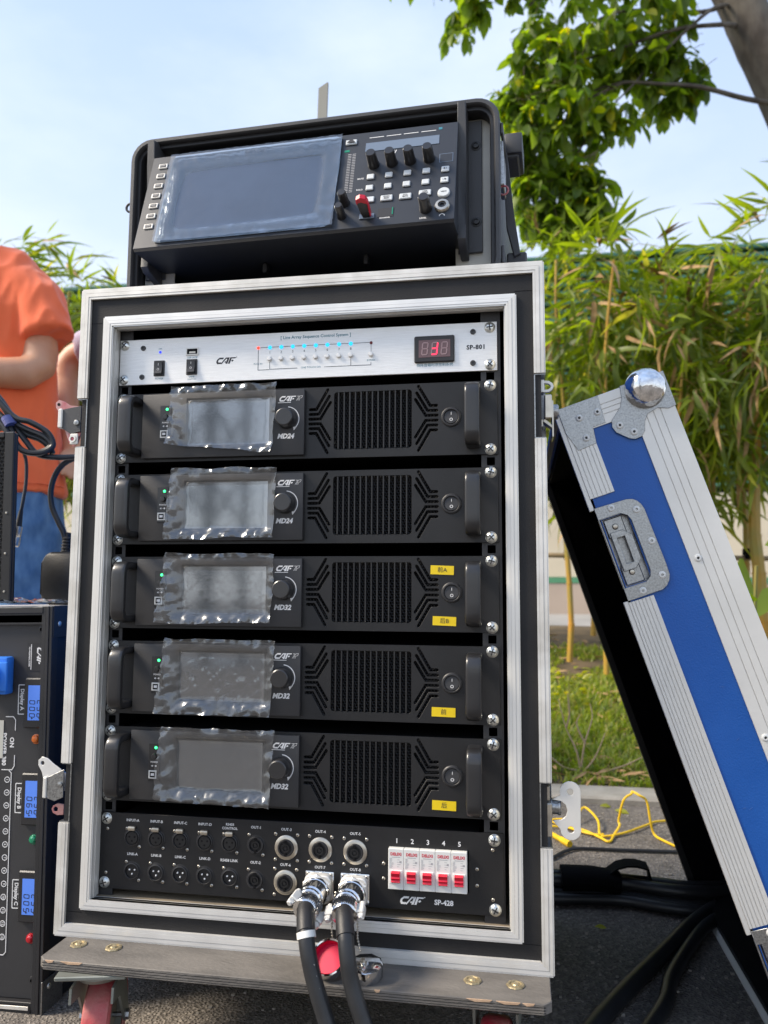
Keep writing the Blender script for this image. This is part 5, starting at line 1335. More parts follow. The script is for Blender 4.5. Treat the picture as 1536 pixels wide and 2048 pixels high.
key(335.7, 115.6, 15, 9, 'SENDS|MAIN'); key(359.2, 115.8, 15, 9, 'DCA|MUTE'); key(383.5, 113.5, 15, 9, 'USER|MODE'); key(313, 115.4, 14, 9)
key(282.4, 15.4, 15, 8.6)
P(MB().prism([(u, -v) for u, v in [(277, 17.5), (281, 12.6), (284, 12.6), (288, 17.5)]], -4.2, -3.8), 'button_mark', MT['ink'])
P(ubox(MB(), 398.8, 416, 52, 66, 0.8, 1.2), 'small_display', MT['lcd_grey']); P(ubox(MB(), 399.6, 415.2, 52.8, 65.2, 1.1, 1.4), 'small_display_face', MT['console'])
P(MB().lathe([(4.6, 1.5), (5.2, 4.4), (8.4, 4.0), (9.4, 1.5), (9.4, 0)], (405.6, -.8, -137.2), '-y', 12), 'headphone_jack', MT['nickel'], angle=20)
P(MB().lathe([(0, 1.6), (2.6, 1.6), (3.0, 3.2), (4.4, 3.2), (4.6, 1.2)], (405.6, -.8, -137.2), '-y', 20), 'jack_hole', MT['handle'])
P(ubox(MB(), 326, 346, 131, 144.5, 0.8, 1.2), 'card_slot', MT['plastic_dk']); P(ubox(MB(), 343.6, 345, 131, 142, 1.1, 1.6), 'card_mark', MT['lens_green'])
P(ubox(MB(), 303, 322, 138, 145.5, 0.8, 2.4, 0.4), 'usb_surround', MT['lcd_grey'])
for s_, z_, u, v in (('MUTE', 3.2, 299.4, 79), ('SOLO', 3.2, 299.4, 97), ('USB', 2.8, 336, 140.5), ('RECORDER', 2.6, 335, 146), ('LEVEL', 3.4, 382.6, 152.3)):
    text(s_, z_, u, -1.0, -v, MT['print'], mxr, bold=.08, mtx=TP)
P(MB().prism(stroke([(402.6, -151.5), (402.8, -149.8), (405.6, -148.2), (408.4, -149.8), (408.6, -151.5)], 0.9, 2), -1.1, -0.8), 'headphone_symbol', MT['print'])
us = thing('usb_stick', 'red and black memory stick plugged into the mixer front', 'memory stick', MR, (0, 0, R(-2.6)))
us.location = Vector(MR) + Matrix.Rotation(R(-2.6), 3, 'Z') @ (TP @ Vector((.3125, -.0024, -.1415)))
RT = Matrix.Rotation(R(-17.27), 4, 'X')
b = MB(); b.prism([(-4.6, 0), (4.6, 0), (6.0, 6), (6.2, 24), (4.2, 29), (-1, 30.5), (-5.6, 28), (-6.4, 20), (-5.8, 5)], -3.2, 2.6, bev=1.0)
SW = RT @ Matrix.Rotation(R(90), 4, 'X') @ Matrix.Rotation(R(0), 4, 'Z')
b.build('stick_body', MT['handle'], us, mtx=SW)
b = MB(); b.prism([(-1, 27), (5.2, 24), (6.9, 20), (6.7, 26), (4.8, 30.6), (-1, 32.6), (-6.4, 30), (-7.2, 25), (-6.6, 21), (-4.8, 26)], -4.0, 3.4, bev=.8); b.prism([(5.0, 2), (6.4, 2), (7.0, 24), (6.0, 24)], -3.8, 3.2, bev=.3)
b.build('red_shell', MT['red'], us, mtx=SW)

# pale lath rising behind
lt = thing('upright_lath', 'thin pale strip rising into the sky behind the mixer case', 'strip', (-.225, .8, GZ), (0, R(1.4), 0))
MB().prism([(-11, 0), (11, 0), (11, 1745), (-11, 1731)], -4, 4).build('lath', mat('pale_lath', (0.36, 0.35, 0.30), 0.7, var=.1, stretch=(1, 1, .1)), lt)
MB().box(-60, 60, -60, 60, 0, 8).build('foot_plate', MT['zinc'], lt)

# ================================================================== THINGS ON THE GROUND at the right
yc = thing('extension_cord', 'thin yellow cord looping over the asphalt between the rack and the lid', 'cord', (.42, 1.0, GZ))
O3 = (420, 1000, -540)
for st in ([(280, 1024, -534), (325, 1019, -534), (392, 1004, -534), (431, 954, -534), (452, 930, -536), (468, 985, -534), (474, 995, -520), (480, 1000, -508), (492, 1000, -463), (503, 1000, -450), (514, 1000, -446), (526, 1000, -451), (536, 1000, -463), (547, 1000, -504), (556, 990, -532), (568, 960, -536), (600, 900, -536)],
           [(290, 1050, -535), (340, 1056, -530), (384, 1064, -526), (400, 1104, -514), (420, 1110, -514), (433, 1040, -524), (436, 973, -535), (441, 963, -535), (491, 1003, -534), (554, 1063, -534), (575, 1100, -535), (620, 1120, -535)],
           [(300, 1100, -535), (370, 1010, -534), (420, 975, -534), (440, 965, -533)]):
    MB().tube(rel([(x + random.uniform(-5, 5), y + random.uniform(-8, 8), z) for x, y, z in st], O3), 2.7, 8, smooth=6).build('cord', MT['cord'], yc)
b = MB(); b.tube(rel([(318, 968, -533), (345, 915, -533)], O3), 5.5, 8, smooth=1); b.tube(rel([(346, 914, -533), (362, 884, -533)], O3), 7, 8, smooth=1); b.build('cord_end', MT['cord'], yc)
tc_ = thing('thin_black_cable', 'thin black cable running across the asphalt behind the thick bundle', 'cable', (.4, .86, GZ))
MB().tube(rel([(240, 700, -535), (317, 788, -535), (349, 840, -535), (382, 866, -535), (464, 871, -535), (567, 880, -535), (700, 890, -535)], (400, 860, -540)), 3.6, 8, smooth=6).build('cable', MT['rubber'], tc_)
bn = thing('cable_bundle', 'bundle of thick black cables lying on the asphalt with a looped black strap', 'cable bundle', (.44, .58, GZ))
O4 = (440, 580, -540)
for dy, dz_, r in ((35, -527, 12), (12, -526, 12), (-12, -527, 12), (-34, -528, 10), (22, -507, 11), (-4, -507, 11)):
    st = [(210, 585 + dy, dz_), (300, 582 + dy, dz_), (380, 592 + dy, dz_), (440, 592 + dy * .8, dz_), (500, 575 + dy * .9, dz_), (560, 570 + dy, dz_), (640, 590 + dy, dz_), (720, 610 + dy, dz_)]
    st = [(x + random.uniform(-4, 4), y + random.uniform(-5, 5), z) for x, y, z in st]
    MB().tube(rel(st, O4), r, 12, smooth=6).build('cable', MT['cable'], bn)
b = MB(); pts = [(372, 604, -512), (395, 604, -502), (412, 604, -491), (428, 606, -480), (444, 606, -475), (462, 608, -475), (482, 610, -480), (486, 610, -498), (488, 610, -520)]
P_ = [Vector(p) - Vector(O4) for p in pts]
for a_, c_ in zip(P_, P_[1:]):
    b.quad(a_ + Vector((0, -26, 0)), c_ + Vector((0, -26, 0)), c_ + Vector((0, 16, 0)), a_ + Vector((0, 16, 0)))
bmesh.ops.remove_doubles(b.bm, verts=b.bm.verts, dist=1e-5); bmesh.ops.solidify(b.bm, geom=b.bm.faces[:], thickness=.003)
b.build('strap_loop', MT['black_matte'], bn, angle=60)
b = MB(); b.tube(rel([(330, 590, -505), (385, 592, -503), (430, 595, -509)], O4), [34, 30], 14, smooth=3, flat=.62); b.build('wrapped_sleeve', MT['black_matte'], bn)
for st, lab_, n_ in (([(700, 720, -527), (640, 640, -527), (571, 539, -527), (525, 469, -527), (470, 368, -527), (396, 232, -527), (342, 123, -527), (300, 20, -527), (250, -120, -527)], 'thicker left one of two black cables running towards the viewer under the lid', 12),
                     ([(720, 700, -529), (650, 610, -529), (572, 508, -529), (537, 452, -529), (490, 350, -529), (462, 280, -529), (444, 215, -529), (408, 134, -529), (360, 40, -529), (330, -80, -529)], 'thinner right one of two black cables running towards the viewer under the lid', 10)):
    t_ = thing('ground_cable', lab_, 'cable', (st[4][0] * MM, st[4][1] * MM, GZ), group='black cables on the asphalt')
    MB().tube(rel(st, (st[4][0], st[4][1], -540)), n_, 14, smooth=6).build('cable', MT['cable'], t_)
bg = thing('dark_bag', 'dark grey fabric bag at the right edge behind the lid', 'bag', (.93, 1.0, GZ))
b = MB(); b.box(-125, 160, -90, 120, 0, 438, bev=45, seg=3)
for v in b.bm.verts: v.co += Vector((noise.noise(v.co * 9) * .02, noise.noise(v.co * 8 + Vector((3, 0, 0))) * .02, noise.noise(v.co * 7) * .012))
b.build('fabric', mat('dark_fabric', (0.035, 0.042, 0.058), 0.95, bump=.6, bscale=500, var=.3, vscale=60), bg, angle=80)

# ================================================================== PLANTS
LEAF_BAM = leaf_mat('bamboo_leaf', (0.085, 0.130, 0.022), (0.20, 0.255, 0.035), (0.42, 0.37, 0.08), 0.55)
LEAF_DRY = mat('dry_leaf', (0.30, 0.17, 0.07), 0.7, col2=(0.42, 0.27, 0.12), vscale=30)
LEAF_TREE = leaf_mat('tree_leaf', (0.085, 0.14, 0.028), (0.18, 0.25, 0.035), (0.42, 0.38, 0.035), 0.6)
CULM = mat('bamboo_culm', (0.55, 0.27, 0.03), 0.4, 0, col2=(0.30, 0.26, 0.06), vscale=6, bump=.1)
CULM_G = mat('green_bamboo_culm', (0.16, 0.20, 0.05), 0.4, 0, col2=(0.30, 0.24, 0.07), vscale=6)
TWIG = mat('twig_bark', (0.16, 0.12, 0.085), 0.8, 0, var=.25, vscale=30)
BARK = mat('tree_bark', (0.065, 0.052, 0.042), 0.9, 0, bump=1.0, bscale=60, col2=(0.15, 0.13, 0.105), vscale=13, stretch=(1, 1, .45))

def leaf_template(L, W, nseg, bend, fold, tip):
    """returns verts along +Y (length) and faces of one leaf blade"""
    vs = []; fs = []
    for i in range(nseg + 1):
        t = i / nseg
        w = W / 2 * (math.sin(math.pi * min(1, t ** tip * 0.97 + 0.03)) ** 0.8 if 0 < t < 1 else (0.12 if t == 0 else 0.02))
        y = L * t; z = -bend * L * t * t
        vs += [(-w, y, z + fold * w), (0, y, z), (w, y, z + fold * w)]
    for i in range(nseg):
        a = 3 * i; fs += [(a, a + 1, a + 4, a + 3), (a + 1, a + 2, a + 5, a + 4)]
    return np.array(vs), fs
def leaf_rot(dirv, roll, rs):
    d = Vector(dirv).normalized(); x = d.cross(Vector((0, 0, 1)))
    if x.length < .05: x = Vector((1, 0, 0))
    x.normalize(); z = x.cross(d)
    Mx = Matrix((x, d, z)).transposed()
    return np.array(Mx @ Matrix.Rotation(roll, 3, 'Y')) * rs
def leaf_cloud(name, templates, items, m, parent, kind='stuff'):
    """items: (pos, 3x3 array, template index); all blades joined in one mesh"""
    V = []; F = []; n = 0
    for pos, Mx, k in items:
        tv, tf = templates[k]; V.append(tv @ Mx.T + np.array(pos)); F += [tuple(i + n for i in f) for f in tf]; n += len(tv)
    if not V: return None
    me = bpy.data.meshes.new(name); me.from_pydata(np.concatenate(V).tolist(), [], F); me.materials.append(m)
    me.polygons.foreach_set('use_smooth', [True] * len(me.polygons))
    o = link(name, me, parent)
    if kind: o['kind'] = kind
    return o
BT = [leaf_template(.14, .017, 4, .25, .25, .75), leaf_template(.19, .023, 4, .6, .2, .7), leaf_template(.12, .015, 3, .1, .3, .75), leaf_template(.17, .017, 4, .8, .2, .75)]
bt_mesh = []
for v, f in BT:
    me = bpy.data.meshes.new('leaf'); me.from_pydata(v.tolist(), [], f); me.materials.append(LEAF_BAM); me.polygons.foreach_set('use_smooth', [True] * len(me.polygons)); bt_mesh.append(me)
def place_leaf(me, pos, Mx, parent):
    o = link('leaf', me, parent)
    m4 = Matrix([[*Mx[0], pos[0]], [*Mx[1], pos[1]], [*Mx[2], pos[2]], [0, 0, 0, 1]])
    o.matrix_local = m4; return o

def bamboo(x, y, H, r, lean, zlo, nspray, nparts, label, seed, yellow=True):
    rs = random.Random(seed); z0 = verge_z(x, y) - .02
    t = thing('bamboo_plant', label, 'bamboo', (x, y, z0), group='bamboo plants along the verge')
    P_ = []
    for i in range(9):
        q = i / 8; P_.append(Vector((lean[0] * q * q * H + .012 * math.sin(i * 1.7 + seed), lean[1] * q * q * H, H * q)))
    b = MB(1); nd = []
    zz = 0.06; k = 0
    def at(q):
        q = max(0, min(.9999, q)) * 8; i = int(q); return P_[i].lerp(P_[i + 1], q - i)
    segs = []
    while zz < H:
        h = .17 + .05 * rs.random(); segs.append((zz, min(H, zz + h))); zz += h
    for a, c in segs:
        ra = r * (1 - .6 * a / H); rc = r * (1 - .6 * c / H)
        pa, pc = at(a / H), at(c / H); d = (pc - pa)
        b.tube([pa, pa + d * .03, pa + d * .06, pa + d * .94, pc], ra, 8, smooth=1, caps=False)
        b.tube([pc - d.normalized() * .004, pc + d.normalized() * .004], rc * 1.18, 8, smooth=1)
    b.build('culm', CULM if yellow else CULM_G, t)
    items = []; parts = []; dry = []; tw = MB(1)
    for s in range(nspray):
        q = (zlo + (1.04 - zlo) * rs.random() ** .9); c = at(min(q, 1))
        a = rs.uniform(0, 2 * math.pi); R_ = rs.uniform(.06, .46) * (1.15 - .35 * q)
        o = c + Vector((math.cos(a) * R_, math.sin(a) * R_ * .8, rs.uniform(-.10, .14)))
        if s % 2 == 0: tw.tube([c, c.lerp(o, .5) + Vector((0, 0, .05)), o], .0014, 4, smooth=2, caps=False)
        n = rs.randint(6, 10); base = math.atan2(o.y - c.y, o.x - c.x)
        for j in range(n):
            aa = base + rs.uniform(-1.3, 1.3); el = rs.uniform(-1.4, .25) if q < .9 else rs.uniform(-.6, 1.1)
            d = (math.cos(aa) * math.cos(el), math.sin(aa) * math.cos(el), math.sin(el))
            pos = o + Vector((rs.uniform(-.03, .03), rs.uniform(-.03, .03), rs.uniform(-.05, .05)))
            k = rs.choice((0, 0, 1, 1, 2, 3)); Mx = leaf_rot(d, rs.uniform(-1.2, 1.2), rs.uniform(.75, 1.25))
            u = rs.random()
            if u < .11: dry.append((pos, Mx, k))
            elif len(parts) < nparts and pos.y < .05 and j < 2: parts.append((pos, Mx, k))
            else: items.append((pos, Mx, k))
    if len(tw.bm.verts): tag(tw.build('twigs', CULM_G, t), kind='stuff')
    leaf_cloud('foliage', BT, items, LEAF_BAM, t); leaf_cloud('dry_foliage', BT, dry, LEAF_DRY, t)
    for pos, Mx, k in parts: place_leaf(bt_mesh[k], pos, Mx, t)
    return t
rs0 = random.Random(77)
spots = [  # x, y, height, radius, lean, lowest foliage fraction, sprays, leaf parts, label
 (.49, 3.0, 2.15, .011, (-.02, -.02), .40, 55, 14, 'slender bamboo just right of the rack, its orange stem seen under the leaves'),
 (.62, 2.7, 2.0, .010, (.03, -.05), .42, 50, 14, 'bamboo above the top corner of the leaning lid, drooping dark leaves'),
 (.80, 3.15, 2.1, .013, (-.03, 0), .40, 60, 14, 'bamboo with fan of narrow leaves against the sky, right of the mixer case'),
 (.94, 2.8, 1.75, .011, (.04, -.03), .42, 50, 14, 'bamboo directly above the ball corner of the lid'),
 (1.07, 3.0, 1.85, .015, (-.05, 0), .38, 60, 14, 'bamboo with a bright orange leaning stem right of the ball corner'),
 (1.20, 3.25, 1.9, .014, (.05, 0), .45, 60, 12, 'bamboo with an orange stem rising to the right above the lid'),
 (1.33, 2.95, 2.0, .020, (.01, 0), .42, 60, 14, 'thick orange stemmed bamboo nearest the right edge'),
 (1.50, 2.75, 2.3, .014, (-.04, -.03), .45, 65, 14, 'tall bamboo at the right edge with light leaves against the sky'),
 (1.68, 3.1, 2.4, .014, (-.05, 0), .40, 55, 4, 'bamboo mostly beyond the right edge'),
 (.34, 3.35, 1.95, .011, (.02, 0), .38, 50, 8, 'bamboo half hidden by the right side of the rack'),
 (1.42, 3.5, 1.9, .012, (.02, 0), .36, 55, 0, 'bamboo behind the thick orange stem at the right'),
 (.95, 3.6, 1.85, .012, (0, 0), .36, 60, 0, 'rear bamboo against the slatted wall behind the ball corner'),
 (.66, 3.65, 1.9, .012, (0, 0), .36, 60, 0, 'rear bamboo close to the slatted wall beside the rack'),
 (-2.24, 3.0, 1.95, .014, (.02, 0), .48, 60, 12, 'left bamboo with an orange stem beside the blue jeans'),
 (-2.10, 3.05, 1.85, .015, (-.02, 0), .48, 60, 12, 'left bamboo with a yellow stem close to the rack edge'),
 (-2.42, 2.8, 2.0, .012, (-.02, -.03), .45, 55, 12, 'left bamboo behind the orange sleeve'),
 (-1.92, 3.0, 1.85, .012, (.03, 0), .40, 60, 12, 'left bamboo above the upper left corner of the flight case'),
 (-1.72, 3.2, 1.85, .012, (.03, 0), .36, 55, 8, 'left bamboo beside the mixer case'),
 (-2.6, 3.1, 2.25, .012, (-.06, 0), .45, 55, 8, 'leaning bamboo at the left edge with single leaves in the sky'),
 (-2.05, 3.55, 1.9, .012, (0, 0), .36, 60, 0, 'rear left bamboo in front of the green slats'),
 (-2.4, 3.6, 1.95, .012, (0, 0), .36, 55, 0, 'rear left bamboo behind the orange shirt'),
 (-1.3, 3.2, 1.8, .012, (0, 0), .36, 40, 0, 'bamboo hidden behind the mixer case, left'),
 (-.7, 3.3, 1.7, .012, (0, 0), .36, 35, 0, 'bamboo hidden behind the mixer case, centre'),
 (-.1, 3.3, 1.7, .012, (0, 0), .36, 35, 0, 'bamboo hidden behind the mixer case, right')]
for i, (x, y, H, r, ln_, zl, ns, npt, lb) in enumerate(spots):
    bamboo(x, y, H * 1.04 if x < 0 else (H * .94 if x < 1.3 else H * .90), r * (1.7 if x > 1.0 else 1.3), ln_, zl + (.10 if x > 1.0 else .03), int(ns * 1.12), npt, lb, 100 + i, yellow=True)
rail = thing('bamboo_rail', 'horizontal bamboo pole tied across the stems behind the rack', 'rail', (0, 3.12, .19))
b = MB(1); b.tube([(-3.4, .05, .10), (-1.5, 0, .05), (0, 0, .01), (1.6, 0, -.02), (2.4, 0, -.03)], .012, 8, smooth=3); b.build('pole', mat('weathered_cane', (0.30, 0.22, 0.13), .7, var=.2, vscale=9), rail)
for x in (-2.1, .49, 1.33): MB(1).box(x - .012, x + .012, -.016, .03, -.02 if x > 0 else .05, .03 if x > 0 else .09).build('tie', MT['black_matte'], rail)

# tree at the upper right
TRX = Vector((2.75, 3.7, -.25))
tr = thing('leafy_tree', 'leafy tree leaning in from the upper right, its thick trunk in the corner', 'tree', TRX)
def trunk_noise(b, amp):
    for v in b.bm.verts:
        p = v.co; n = noise.noise(Vector((p.x * 14, p.y * 14, p.z * 5))) + .5 * noise.noise(p * 40); v.co += Vector((n, noise.noise(p * 17), 0)) * amp
b = MB(1); b.tube([Vector(p) - TRX for p in [(2.85, 3.75, -.4), (2.55, 3.7, .6), (2.15, 3.65, 1.7), (1.86, 3.62, 2.5), (1.55, 3.6, 3.35), (1.30, 3.62, 4.1), (1.1, 3.7, 5.0), (1.0, 3.7, 6.0)]], [.165, .09], 28, smooth=10); trunk_noise(b, .008)
b.build('trunk', BARK, tr, angle=70)
brs = [([(1.47, 3.58, 3.36), (1.30, 3.5, 3.27), (1.01, 3.42, 3.26), (.78, 3.4, 3.24), (.60, 3.4, 3.13)], .014),
       ([(1.50, 3.55, 3.20), (1.376, 3.4, 3.11), (1.14, 3.4, 3.11), (.90, 3.4, 3.05), (.62, 3.4, 2.98)], .016),
       ([(1.47, 3.55, 3.33), (1.328, 3.4, 3.20), (1.06, 3.4, 2.97), (.90, 3.4, 2.80), (.76, 3.38, 2.66)], .011),
       ([(1.78, 3.6, 2.72), (1.50, 3.45, 2.70), (1.26, 3.4, 2.76), (1.05, 3.4, 2.80), (.86, 3.4, 2.83), (.70, 3.4, 2.80)], .016),
       ([(.86, 3.4, 2.83), (.62, 3.38, 2.72), (.40, 3.36, 2.60), (.16, 3.35, 2.50)], .009),
       ([(.62, 3.4, 2.98), (.42, 3.38, 2.90), (.22, 3.36, 2.70), (.12, 3.36, 2.56)], .009),
       ([(.76, 3.38, 2.66), (.62, 3.36, 2.45), (.52, 3.34, 2.25), (.50, 3.34, 2.05)], .008),
       ([(1.1, 3.7, 4.6), (.7, 3.5, 4.1), (.2, 3.4, 3.7), (-.06, 3.38, 3.45)], .016),
       ([(1.2, 3.64, 4.3), (1.0, 3.5, 3.9), (.6, 3.4, 3.6), (.35, 3.4, 3.35)], .016)]
for pts, r in brs:
    MB(1).tube([Vector(p) - TRX for p in pts], [r, r * .35], 8, smooth=5).build('limb', BARK, tr)
TT = [leaf_template(.095, .044, 4, .25, .25, 1.25), leaf_template(.11, .048, 4, .5, .2, 1.3), leaf_template(.075, .036, 4, .15, .3, 1.2)]
tt_mesh = []
for v, f in TT:
    me = bpy.data.meshes.new('leaf'); me.from_pydata(v.tolist(), [], f); me.materials.append(LEAF_TREE); me.polygons.foreach_set('use_smooth', [True] * len(me.polygons)); tt_mesh.append(me)
# leaf masses: x, y, z, rx, ry, rz, number of whorls
masses = [(.62, 3.4, 3.10, .42, .22, .30, 62), (.42, 3.35, 2.80, .26, .20, .27, 44), (.48, 3.3, 2.55, .30, .2, .22, 46), (.27, 3.35, 2.72, .17, .15, .17, 16), (.98, 3.45, 3.24, .32, .2, .16, 30),
          (1.05, 3.5, 2.98, .22, .16, .16, 18), (.36, 3.3, 2.42, .16, .15, .15, 16), (.58, 3.3, 2.34, .17, .15, .14, 14), (.62, 3.3, 2.15, .13, .12, .17, 13), (.45, 3.3, 1.98, .16, .12, .13, 12), (.73, 3.32, 2.62, .10, .1, .12, 5), (1.16, 3.5, 2.98, .18, .12, .14, 14), (.86, 3.4, 2.62, .10, .1, .10, 7), (.40, 3.3, 2.16, .12, .1, .12, 8), (.70, 3.3, 2.05, .10, .1, .12, 8), (.90, 3.45, 2.95, .12, .1, .12, 10), (.30, 3.3, 2.28, .13, .1, .14, 12), (.55, 3.3, 2.14, .17, .12, .14, 16), (.40, 3.32, 2.02, .14, .1, .14, 12), (1.22, 3.5, 2.86, .12, .1, .10, 7),
          (-.03, 3.4, 3.33, .12, .12, .17, 13), (.05, 3.4, 3.55, .2, .15, .15, 12), (1.10, 3.5, 2.80, .16, .12, .12, 11), (.5, 3.4, 3.6, .6, .3, .25, 50), (1.0, 3.6, 4.6, 1.3, 1.0, .7, 150), (.0, 3.6, 4.2, .7, .8, .4, 60), (1.9, 3.7, 4.9, .9, .9, .6, 70)]
rs = random.Random(5); items = []; parts = []; tw = MB(1)
for (cx, cy, cz, rx, ry, rz, n) in masses:
    for w in range(n):
        u = Vector((rs.gauss(0, 1), rs.gauss(0, 1), rs.gauss(0, 1))).normalized() * rs.random() ** .45
        o = Vector((cx + u.x * rx, cy + u.y * ry, cz + u.z * rz)) - TRX
        tip = o + Vector((rs.uniform(-.05, .05), rs.uniform(-.05, .02), rs.uniform(.02, .10)))
        if w % 2 == 0: tw.tube([o + Vector((rs.uniform(.03, .12), .03, rs.uniform(.05, .14))), tip, o], .0016, 4, smooth=1, caps=False)
        m = rs.randint(7, 11); a0 = rs.uniform(0, 6.28)
        for j in range(m):
            a = a0 + j * 2.4 + rs.uniform(-.3, .3); el = rs.uniform(-1.35, -.05)
            d = (math.cos(a) * math.cos(el), math.sin(a) * math.cos(el), math.sin(el))
            pos = o + Vector((rs.uniform(-.02, .02), rs.uniform(-.02, .02), rs.uniform(-.03, .03)))
            k = rs.choice((0, 0, 1, 2)); Mx = leaf_rot(d, rs.uniform(-.6, .6), rs.uniform(.7, 1.35))
            if cz < 3.4 and len(parts) < 290 and j < 1 and u.y < .35: parts.append((pos, Mx, k))
            else: items.append((pos, Mx, k))
tag(tw.build('twigs', TWIG, tr), kind='stuff')
leaf_cloud('crown', TT, items, LEAF_TREE, tr)
for pos, Mx, k in parts: place_leaf(tt_mesh[k], pos, Mx, tr)

# broad leaved plant by the lid
bp_ = thing('broad_leaf_plant', 'plant with broad dark green leaves beside the outer edge of the lid', 'plant', (.92, 1.62, verge_z(.92, 1.62)))
for (dx, dy, dz_, az, el, s) in [(-.03, -.10, .47, 200, 40, 1.1), (-.03, -.12, .62, 100, -65, 1.5), (.0, -.14, .50, 165, 28, 2.4), (.10, -.08, .56, 30, 50, 2.2), (.02, -.1, .40, 190, -10, 2.0), (.05, .05, .45, 60, 30, 2.0), (-.02, -.05, .34, -30, 10, 2.2), (.06, -.04, .66, -10, 40, 2.0)]:
    d = (math.cos(R(az)) * math.cos(R(el)), math.sin(R(az)) * math.cos(R(el)) * .3, math.sin(R(el)))
    place_leaf(tt_mesh[1], Vector((dx, dy, dz_)), leaf_rot(d, .5, s), bp_)
MB(1).tube([(0, 0, -.02), (.01, -.04, .3), (.02, -.08, .6)], .006, 6).build('stem', CULM_G, bp_)

# dry shrub on the verge
ds = thing('dry_shrub', 'leafless brown twigs of a small dead shrub on the verge by the kerb', 'shrub', (.43, 1.50, verge_z(.43, 1.5)))
for pts in ([(0, 0, -.02), (-.01, 0, .06), (-.04, .01, .13), (-.06, .02, .21)], [(0, 0, .02), (.012, 0, .09), (.035, .01, .16), (.03, .02, .20)], [(.012, 0, .09), (-.01, 0, .14), (.0, 0, .17)],
            [(0, 0, 0), (.04, 0, .05), (.07, .0, .12)], [(.01, -.01, .0), (.06, -.01, .012), (.12, 0, .03), (.17, 0, .055)], [(0, 0, .01), (-.05, 0, .02), (-.09, .01, .05)], [(-.04, .01, .13), (-.03, 0, .17), (-.035, 0, .23)]):
    MB(1).tube(pts, [.0035, .0014], 6, smooth=4).build('twig', mat('pale_twig', (0.33, 0.25, 0.17), .8) if 'pale_twig' not in bpy.data.materials else bpy.data.materials['pale_twig'], ds)
ys = thing('yellow_green_sprig', 'small yellow-green leafy sprig on the grass beside the rack edge', 'plant', (.44, 2.2, verge_z(.44, 2.2)))
LEAF_YEL = leaf_mat('yellow_leaf', (0.25, 0.28, 0.03), (0.35, 0.36, 0.04), (0.45, 0.38, 0.05), .4)
its = []
for j in range(70):
    a = rs.uniform(0, 6.28); h = rs.uniform(.02, .17); its.append((Vector((math.cos(a) * .05, math.sin(a) * .05, h)), leaf_rot((math.cos(a), math.sin(a), rs.uniform(-.2, .8)), rs.uniform(-1, 1), rs.uniform(.25, .45)), 0))
leaf_cloud('foliage', TT, its, LEAF_YEL, ys)
MB(1).tube([(0, 0, -.02), (0, 0, .16)], .003, 5).build('stem', CULM_G, ys)

# grass on the verge (uncountable)
def grass():
    rg = np.random.default_rng(3)
    def pts(n, x0, x1, y0, y1):
        return rg.uniform(x0, x1, n), y0 + (y1 - y0) * rg.random(n) ** 1.4
    X, Y, Hh = [], [], []
    for n, a in ((30000, (.2, 1.7, 1.40, 3.4)), (7000, (-3.2, -1.2, 1.5, 4.2)), (6000, (1.0, 4.0, 1.6, 4.5)), (5000, (-1.2, .4, 1.5, 4.3))):
        x, y = pts(n, *a); X.append(x); Y.append(y)
    X = np.concatenate(X); Y = np.concatenate(Y); n = len(X)
    dens = np.array([noise.noise(Vector((x * 3.1, y * 3.1, 7))) + .35 * noise.noise(Vector((x * 11, y * 11, 2))) for x, y in zip(X, Y)])
    edge = np.clip((Y - 1.40) / .22, 0, 1)
    keep = (dens > -.38) & (rg.random(n) < .35 + .65 * edge); X, Y, dens, edge = X[keep], Y[keep], dens[keep], edge[keep]; n = len(X)
    Zb = np.array([verge_z(x, y) for x, y in zip(X, Y)]) - .004
    h = rg.uniform(.025, .062, n) * (.8 + .5 * np.clip(dens, -.3, .6)) * (.5 + .5 * edge); a = rg.uniform(0, 2 * np.pi, n); ln = rg.uniform(.2, 1.3, n) * h; w = rg.uniform(.0022, .0042, n)
    dx, dy = np.cos(a), np.sin(a); px, py = -dy * w, dx * w
    B0 = np.stack([X - px, Y - py, Zb], 1); B1 = np.stack([X + px, Y + py, Zb], 1)
    M0 = np.stack([X + dx * ln * .35 - px * .8, Y + dy * ln * .35 - py * .8, Zb + h * .65], 1); M1 = np.stack([X + dx * ln * .35 + px * .8, Y + dy * ln * .35 + py * .8, Zb + h * .65], 1)
    T = np.stack([X + dx * ln, Y + dy * ln, Zb + h], 1)
    V = np.stack([B0, B1, M1, M0, T], 1).reshape(-1, 3); k = np.arange(n) * 5
    F = [(i, i + 1, i + 2, i + 3) for i in k] + [(i + 3, i + 2, i + 4) for i in k]
    me = bpy.data.meshes.new('grass'); me.from_pydata(V.tolist(), [], F)
    me.materials.append(leaf_mat('grass_blade', (0.12, 0.18, 0.03), (0.26, 0.31, 0.05), (0.55, 0.42, 0.17), .45))
    o = link('grass', me); tag(o, 'short patchy green and yellowing grass covering the verge', 'grass', None, 'stuff')
grass()
